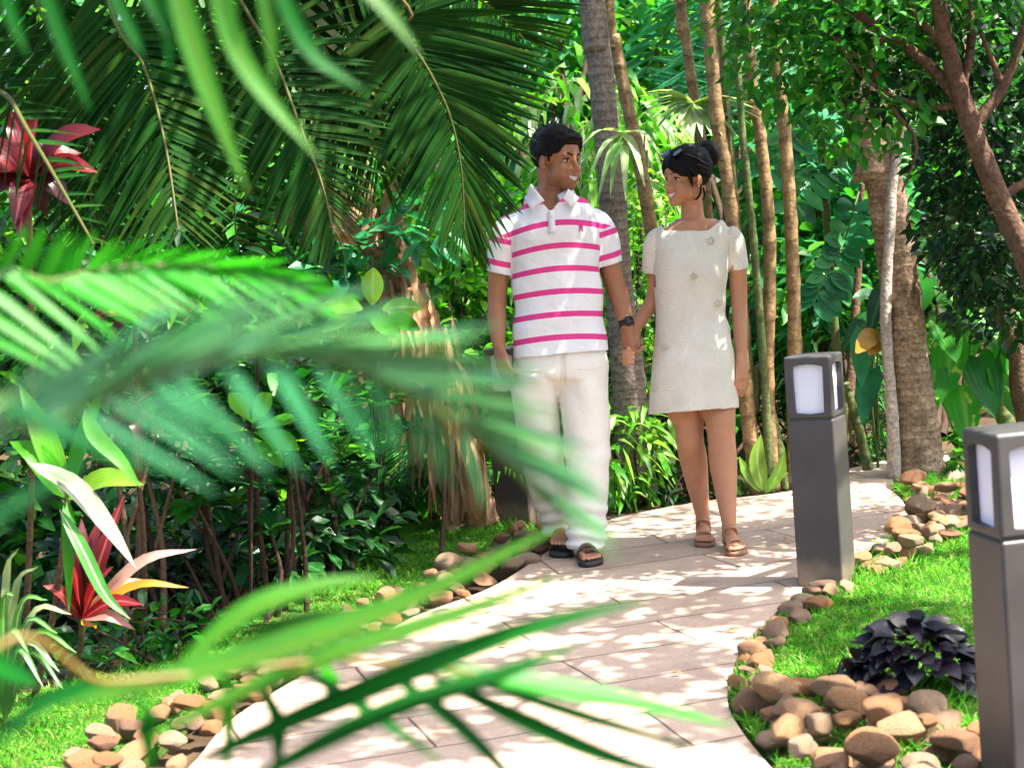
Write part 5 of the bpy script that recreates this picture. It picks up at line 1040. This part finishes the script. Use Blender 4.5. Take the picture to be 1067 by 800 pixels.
# bare stems under the shrubs: a clump counted one by one
for i,(a0,c0,a1,c1,lb) in enumerate(((170,655,150,480,'bare brown stem at the left of the shrub stems'),(213,628,205,470,'straight bare brown stem among the left shrubs'),(300,612,315,470,'bare brown stem right of the glossy shrub'),(347,604,335,470,'twin-tipped bare brown stem standing in the lawn edge'),(128,672,120,480,'bare brown stem beside the red cordyline'))):
    b = G(a0,c0); st = thing('bare_stem', b, lb, 'stem', 'bare stems on the left'); e = PY(a1,c1,b[1]+.1)
    mesh_obj('stem', *tube([b+[0,0,-.02],(b+e)/2+[.03,0,0],e],[.014,.011,.007],8,16,wob=.05), B_TWIG, st); sd_ = [tube([(b*.55+e*.45),(b*.2+e*.8)+[.10*(-1)**i,0,.05],e+[.16*(-1)**i,.05,.12]],[.009,.007,.004],7,12)]; mesh_obj('branch', *join(sd_), B_TWIG, st)
# small feathery palms behind the lawn
for lb,base,k,L_ in (('low feathery palm at the back of the shaded lawn',(430,538),12,.75),('small feathery palm under the dead-leaf trunk',(385,548),9,.55)):
    b = G(*base); pt = thing('dwarf_palm', b, lb, 'palm', 'dwarf palms behind the lawn')
    for j in range(k): lm = LM(); pfrond(lm, b+[0,0,.08], j*2.4, L_*RNG.uniform(.8,1.2), RNG.uniform(.6,1.4), .8, 26, .2, .016, r0=.006); lm.build('frond',[L_MID if j%2 else L_DARK,B_STEM],pt)
# dead-leaf trunk (many-limbed, with hanging dry leaves)
b = G(508,546); y0 = b[1]; dt = thing('screw_palm', b, 'brown many-limbed trunk hung with dry leaves left of the man', 'tree')
mesh_obj('trunk', *tube([PY(a,c,y0) for a,c in ((500,548),(484,490),(460,420),(440,350),(425,300))],[.10,.095,.095,.10,.09],14,60,wob=.06), B_BROWN, dt)
for pts,r0 in (([(430,315),(408,285),(380,245),(352,205),(330,170)],.07),([(425,305),(415,260),(408,215),(425,170),(436,135)],.065),([(432,318),(400,270),(385,215),(378,160)],.045),([(440,345),(400,330),(368,300)],.04)):
    mesh_obj('limb', *tube([PY(a,c,y0) for a,c in pts],np.linspace(r0,r0*.6,len(pts)),12,40,wob=.05), B_BROWN, dt)
lm = LM()
for _ in range(210):
    u = RNG.uniform(0,1); a = 412+78*u+RNG.normal(0,13); c0 = 315+180*u-RNG.uniform(0,50); l = RNG.uniform(60,160); d_ = 7.74+RNG.normal(0,.07); e_ = a+RNG.normal(11,11)
    if max(a,e_) > 511: continue
    ribbon(lm, [(a,c0,d_),((a+e_)/2+RNG.normal(2,6),c0+l*.5,d_-.08),(e_,min(c0+l,546),d_-.04)], RNG.uniform(.018,.045), 0, 'blade', .5, 6, up=(RNG.normal(0,.6),-1,.2))
lm.build('dry_leaves', L_DRY, dt)
lm = LM()
for o in ((330,165),(436,130),(378,155)):
    q_ = PY(*o,y0); k = 26; az = RNG.uniform(0,6.28,k); el = RNG.uniform(.1,1.3,k); lm.add(*leaves(np.repeat(q_[None],k,0), np.column_stack([np.cos(az)*np.cos(el),np.sin(az)*np.cos(el),np.sin(el)]), [0,0,1], RNG.uniform(.4,.7,k), .045, .6, 'blade', .4, 7))
for o in ((395,250),(360,270),(440,230)): scatter_leaves(lm, PY(*o,y0-.1), (.2,.15,.15), 40, .13, .07, 1, 'obov')
lm.build('crown', [L_MID, L_TEAL], dt)
# cordylines: rosettes with listed leaf tips
def rosette(name, label, cat, base, hub, tips, d, w, mats, stemr=.012, kind='lance', sag=16, stemm=None):
    b = G(*base); h = P(hub[0],hub[1],d); ct = thing(name, b, label, cat); mesh_obj('stem', *tube([b+[0,0,-.02],(b+h)/2+[.02,0,0],h],[stemr,stemr*.85,stemr*.7],8,20,wob=.03), stemm or B_TWIG, ct); lm = LM()
    for i,tp_ in enumerate(tips):
        a,c,m = tp_[:3]; ww = tp_[3] if len(tp_)>3 else w; dd = d+RNG.uniform(-.16,.10); k = math.hypot(a-hub[0],c-hub[1])/100
        ribbon(lm, [(hub[0],hub[1],d),(hub[0]*.5+a*.5, hub[1]*.5+c*.5-sag*k*(1 if c>hub[1]-120 else .3), (d+dd)/2-.03),(a,c,dd)], ww, m, kind, .35, 9, up=(RNG.normal(0,.3),-.8,.7))
    lm.build('foliage', mats, ct); return ct
rosette('cordyline','red and pink cordyline with strap leaves above the grass at the left','plant',(70,705),(85,645),[(130,515,0),(108,535,1),(205,572,2,.036),(197,612,3,.032),(160,605,3,.04),(140,655,2,.04),(62,560,0),(75,585,0),(95,560,1),(55,630,1),(118,590,0),(100,655,3),(45,610,0),(150,630,0),(85,540,1)],5.25,.048,[L_RED,L_MAROON,L_PINK,L_ORNG])
rosette('cordyline','dark red cordyline at the upper left edge below the hanging fronds','plant',(25,690),(30,185),[(105,135,0,.085),(102,180,1,.07),(50,228,2,.07),(10,115,1),(-30,150,1),(40,120,1),(15,235,1),(-10,205,2),(75,215,0),(60,150,0,.08),(-35,190,0),(20,250,1),(85,160,1)],5.0,.075,[L_MAROON,L_RED,L_MAROON])
rosette('cordyline','maroon cordyline half hidden above the broad blurred frond','plant',(140,650),(140,330),[(95,300,1),(185,300,0),(110,270,1),(170,275,1),(200,325,0),(90,335,0),(130,265,0),(160,350,1),(115,355,1),(75,320,1)],5.8,.06,[L_RED,L_MAROON])
rosette('cordyline','bright red-leaved cordyline behind the blurred frond tip','plant',(150,655),(135,430),[(165,408,0,.04),(105,460,1),(120,480,1),(150,470,1),(100,420,1),(160,440,1)],5.6,.05,[L_RED,L_MAROON])
rosette('dracaena','tall plant with a long pale cream leaf and glossy green leaves at the left','plant',(35,720),(70,520),[(35,484,0,.01),(20,400,2),(150,505,2,.07),(110,400,2),(10,460,2),(72,640,2,.04)],4.95,.075,[L_CREAM,L_STRIPE,L_BRIGHT])
_d = [o for o in COL.objects if o.name.startswith('dracaena')][-1]
lm = LM(); ribbon(lm, [(30,482,4.9),(75,505,4.86),(110,545,4.84),(142,592,4.84)], .062, 0, 'lance', .2, 10, up=(0,-.7,.7)); ribbon(lm, [(88,425,4.8),(100,455,4.78),(125,480,4.76),(147,508,4.76)], .05, 2, 'lance', .25, 10, up=(0,-.7,.7)); ribbon(lm,[(62,530,4.85),(85,570,4.8),(110,620,4.78),(136,645,4.78)],.04,1,'lance',.25,10,up=(0,-.7,.7))
lm.build('long_leaf', [L_CREAM,L_STRIPE,L_BRIGHT], _d)
b = G(8,760); sp = thing('spider_plant', b, 'striped grassy plant arching in from the lower left edge', 'plant'); lm = LM()
for a,c in ((62,700),(60,660),(50,625),(40,590),(20,570),(-10,560),(75,640),(68,720),(30,680),(80,680),(45,715),(-30,600),(15,620)): ribbon(lm, [(5,750,4.55),((5+a)/2-6,(750+c)/2-55,4.5),(a,c,4.45)], .026, int(RNG.integers(2)), 'blade', .3, 9, up=(.2,-.6,.7))
lm.build('foliage',[L_STRIPE,L_PALE],sp)
# ---------------------------------------------------------------- right: small-leaved tree over the lawn
tb = np.array([2.45,6.15,-.02]); tr = thing('small_leaved_tree', tb, 'spreading brown-branched tree with small dark leaves at the upper right', 'tree'); yv = 6.15
trunk = [tb,[2.42,6.15,.8],PY(1110,350,yv),PY(1067,262,yv),PY(1030,180,yv),PY(1005,110,yv),PY(990,60,yv-.05),PY(975,-10,yv-.1),PY(955,-120,yv-.1)]
mesh_obj('trunk', *tube(trunk,[.09,.075,.058,.044,.040,.036,.030,.026,.016],12,60,wob=.06), B_TREE, tr)
for pts,r in (([(1005,110),(970,70),(925,35),(880,5),(830,-40)],.036),([(1000,100),(1012,40),(1005,-30)],.03),([(1012,135),(1045,90),(1067,30),(1080,-40)],.036),([(1067,262),(1040,215),(1068,190),(1110,160)],.035),([(925,35),(900,60),(872,40)],.015),([(985,55),(945,0),(930,-60)],.025),([(905,62),(928,110),(955,150),(940,200)],.014),([(1005,110),(960,110),(905,85),(862,30)],.018),([(1045,90),(1020,30)],.02)):
    mesh_obj('branch', *tube([PY(a,c,yv+.02) for a,c in pts],np.linspace(r*.72,r*.28,len(pts)),9,34,wob=.06), B_TREE, tr)
lm = LM()
for a,c,dy,r,n_,m in ((880,20,.1,.32,420,0),(830,60,.3,.28,300,0),(900,110,.2,.28,380,0),(940,60,.3,.32,420,1),(1020,60,.5,.40,600,1),(1050,140,.6,.38,600,1),(1010,170,.6,.28,360,1),(1040,230,.7,.36,560,1),(1010,240,.8,.2,160,1),(1050,310,.9,.3,400,1),(1020,285,.9,.18,150,1),(800,10,.4,.3,240,0),(960,-30,.1,.4,460,0),(1060,-10,.2,.45,520,1),(850,-40,.2,.42,420,0)):
    scatter_leaves(lm, PY(a,c,yv+dy), (r,r,r*.75), n_, .062, .034, m, 'ellip', .2, .2, 3)
# unseen crown above the picture, with a dense clump added to shade the couple
for x,y,z,rx,rz,n_ in ((1.9,6.6,3.4,.9,.45,850),(2.9,6.6,3.3,.9,.5,260),(1.4,7.3,3.7,.8,.4,600),(2.4,7.5,3.8,.9,.5,750),(3.3,7.3,3.5,.9,.5,650),(1.0,6.6,3.6,.6,.35,320),(2.0,5.6,3.5,.7,.4,260),(1.3,6.1,3.5,.5,.3,320),(1.75,6.42,3.55,.55,.3,1500)):
    scatter_leaves(lm, (x,y,z), (rx,rx,rz), n_, .075, .042, 0, 'ellip', .25, .2, 3)
for x,y,z,rx,ry,rz,n_ in ((2.0,4.3,3.4,.42,.34,.2,520),(1.45,3.7,3.5,.40,.26,.2,420),(2.6,3.65,3.5,.42,.30,.2,480),(2.25,5.0,3.4,.5,.28,.2,520),(1.3,4.65,3.5,.34,.28,.2,330),(2.9,4.6,3.4,.42,.42,.2,480),(1.9,3.0,3.5,.45,.26,.2,360)):  # unseen clumps added over the path to break its sunlight into dapples
    scatter_leaves(lm, (x,y,z), (rx,ry,rz), n_, .10, .055, 0, 'ellip', .2, .2, 3)
for a_,b_ in (((2.42,6.1,2.2),(1.6,3.6,3.4)),((2.42,6.1,2.3),(2.7,3.7,3.45)),((2.42,6.1,2.5),(1.2,7.6,3.6))):  # unseen limbs added to reach the clumps overhead
    a_ = np.array(a_); b_ = np.array(b_); mesh_obj('branch', *tube([a_,a_*.6+b_*.4+[0,0,.35],b_],[.04,.028,.012],9,30,wob=.05), B_TREE, tr)
lm.build('crown', [L_MID, L_DARK], tr)
# purple sweet-potato plant
b = G(955,722); pu = thing('purple_leaf_plant', b, 'low mound of near-black purple leaves in the grass beside the nearest bollard', 'plant'); lm = LM(); k = 190
az = RNG.uniform(0,6.28,k); rr = np.sqrt(RNG.uniform(0,1,k)); o = b+np.column_stack([rr*np.cos(az)*.17+.0,rr*np.sin(az)*.15,.02+.16*(1-rr**2)+RNG.uniform(-.02,.03,k)])
lm.add(*leaves(o, np.column_stack([np.cos(az)*(.3+rr),np.sin(az)*(.3+rr),RNG.uniform(-.3,.5,k)]), RNG.normal(0,.35,(k,3))+[0,-.2,1], RNG.uniform(.05,.085,k), RNG.uniform(.04,.06,k), .3, 'heart', .2, 5)); o2 = b+[-.19,-.02,.10]
for a_ in range(9): lm.add(*leaves((o2+RNG.normal(0,.03,3))[None], (RNG.normal(0,1,3)+[-.5,0,.4])[None], [0,0,1], .07, .03, .2, 'lance', .3, 5))
mesh_obj('stem', *join([tube([b,b+[x_,y_,.12]],[.006,.004],6) for x_,y_ in ((-.10,0),(.05,.04),(.10,-.05),(-.15,-.02),(0,.0))]), L_PURP, pu); lm.build('foliage',L_PURP,pu)
# ---------------------------------------------------------------- foreground palm right beside the camera
fb = np.array([-.95,.75,-.03]); fp_ = thing('areca_palm', fb, 'bright green palm close to the camera whose blurred fronds cross the picture', 'palm')
for k in range(4):
    a = k*1.6; c0 = fb+np.array([.06*math.cos(a),.06*math.sin(a),0]); mesh_obj('cane', *tube([c0,c0+[.05*math.cos(a),.05*math.sin(a),.5],c0+[.12*math.cos(a),.12*math.sin(a),.95]],[.03,.026,.02],10,24), B_CANEG, fp_)
def near_frond(rp, A, B, n, w, mat, rm, r0=.008, jit=.03, foot=True, droop=.05, kind='blade'):
    pts = np.array([P(*a) for a in rp]); pts = np.vstack([fb+[0,0,.75 if pts[0][2]<1.4 else 1.0], fb*.35+pts[0]*.65+[0,0,-.05], pts]) if foot else pts; lm = LM()
    fr = 0.0
    seg = np.linalg.norm(np.diff(pts,axis=0),axis=1); k = len(pts)-1; t0 = (2.0/k) if foot else .02
    frond(lm, pts, np.array([P(*a) for a in A]) if A else None, np.array([P(*a) for a in B]) if B else None, n, w, r0, .002, t0, jit, droop, 7, 1, 0, kind, .3)
    lm.build('frond', [mat, rm], fp_)
near_frond([(-60,520,0.755),(40,450,0.799),(130,402,0.851),(240,372,0.903),(340,376,0.955),(430,412,1.006),(510,465,1.051),(570,525,1.080)],
           [(90,352,0.829),(215,312,0.888),(330,302,0.932),(440,325,0.984),(530,375,1.029),(600,440,1.066),(635,515,1.088),(640,590,1.095)], None, 50, .0100, L_FOREP, B_STEM, .0019, .06)
near_frond([(-60,520,0.755),(40,450,0.799),(130,402,0.851),(240,372,0.903),(340,376,0.955),(430,412,1.006),(480,445,1.029)], None,
           [(110,470,0.799),(180,505,0.851),(255,505,0.888),(320,488,0.932),(390,478,0.984),(440,492,1.021),(500,535,1.043)], 23, .0075, L_FORE, B_STEM, .0018, .06)
near_frond([(-50,345,1.5),(60,292,1.6),(150,277,1.68),(240,281,1.76),(320,305,1.82)], [(-10,225,1.5),(70,238,1.58),(150,252,1.64),(240,262,1.72),(320,285,1.8),(375,318,1.85)], [(70,395,1.5),(160,345,1.6),(240,328,1.68),(320,328,1.76),(370,338,1.83)], 38, .0125, L_FOREB, B_STEM, .003, .06)
# lower frond: listed leaflets on an orange rachis
lm = LM(); rach = [fb+[0,0,.6], fb*.35+P(-40,716,1.1)*.65+[0,0,-.04], P(-40,716,1.1), P(110,710,1.16), P(230,700,1.2), P(340,688,1.24), P(430,692,1.28), P(500,702,1.31)]
lm.add(*tube(rach, np.linspace(.0028,.0016,8), 8, 50, cap=False), m=2)
for pts,w,m in (([(60,735),(250,690),(420,630),(600,540)],0.028,1),([(150,770),(330,690),(480,640),(590,598)],0.021,1),([(190,800),(380,722),(540,660),(680,624)],0.026,0),([(240,825),(400,745),(520,705),(610,668)],0.022,0),
                ([(415,690),(560,715),(680,737),(768,758)],0.022,3),([(430,695),(560,760),(640,792),(720,812)],0.021,0),([(400,700),(480,760),(560,840)],0.018,0),([(125,712),(60,728),(10,762),(-20,805)],0.022,0),([(130,712),(152,750),(160,815)],0.018,0),
                ([(230,700),(240,750),(236,822)],0.015,3),([(335,690),(345,712),(348,745)],0.014,3),([(260,700),(290,760),(285,830)],0.015,0),([(180,705),(255,640),(330,612),(400,600)],0.022,1),([(210,700),(300,655),(380,640),(450,605)],0.021,1),([(470,700),(600,745),(760,790)],0.015,0),([(300,690),(380,740),(470,800)],0.015,0),([(40,715),(-10,690),(-40,660)],0.018,0)):
    k = len(pts); z0 = 1.13+.18*np.clip(pts[0][0]/430,0,1); ribbon(lm, [(a,c,z0+(.02+.05*i/(k-1))) for i,(a,c) in enumerate(pts)], w, m, 'lance', .3, 12, up=(0,-.5,.9))
lm.build('frond', [L_FOREC, L_FOREO, B_RIBO, L_FOREB], fp_)
# long fronds of the same palm arching overhead into the top left
lm = LM(); rach = [fb+[0,0,1.0], [-.80,1.0,1.6], P(-40,-60,1.3), P(120,-75,1.34), P(260,-70,1.38), P(380,-40,1.4)]
lm.add(*tube(rach, np.linspace(.009,.003,6), 8, 40, cap=False), m=1)
for pts,w in (([(30,-60),(60,30),(95,118)],.024),([(170,-70),(205,60),(260,205)],.034),([(215,-70),(250,60),(335,170)],.030),([(165,-70),(172,0),(177,80)],.020),([(265,-68),(280,20),(287,92)],.022),([(270,-65),(320,50),(380,95)],.026),([(90,-70),(130,20),(150,60)],.022),([(130,-70),(150,-10),(190,60)],.022),([(0,-60),(10,10),(30,60)],.022),([(230,-68),(240,10),(245,70)],.018),([(340,-50),(400,10),(440,60)],.022)):
    ribbon(lm, [(a,c,1.3) for a,c in pts], w*.55, int(RNG.integers(2))*2, 'lance', .3, 10, up=(0,-.7,.7))
lm.build('frond', [L_FOREC, B_RACH, L_FOREO], fp_)
# fallen leaves lying by the path
FALL = [(772,655,'yellow fallen leaf among the pale stones at the right path edge'),(700,700,'small brown fallen leaf on the sunlit paving in front'),(640,640,'small dry leaf on the paving ahead of the man'),(700,560,'tan fallen leaf on the paving near the sandals of the woman'),(960,560,'orange fallen leaf on the stone bank below the thick palm'),(860,680,'curled tan leaf in the grass left of the purple plant'),(820,560,'small dry leaf on the paving left of the middle bollard'),(530,670,'curled dry leaf on the paving near the left edge')]
for i,(a,c,lb) in enumerate(FALL):
    o = G(a,c,.012); az = RNG.uniform(0,6.28); V_, F_, U_ = leaves(o[None], np.array([[math.cos(az),math.sin(az),.12]]), np.array([[0,0,1.]]), .05 if i in (0,4) else .035, .022, .25, 'ellip', .35, 5)
    solo('fallen_leaf', V_, F_, L_ORNG if i in (0,4) else L_DRY, lb, 'leaf', 'fallen leaves by the path', uv=U_)
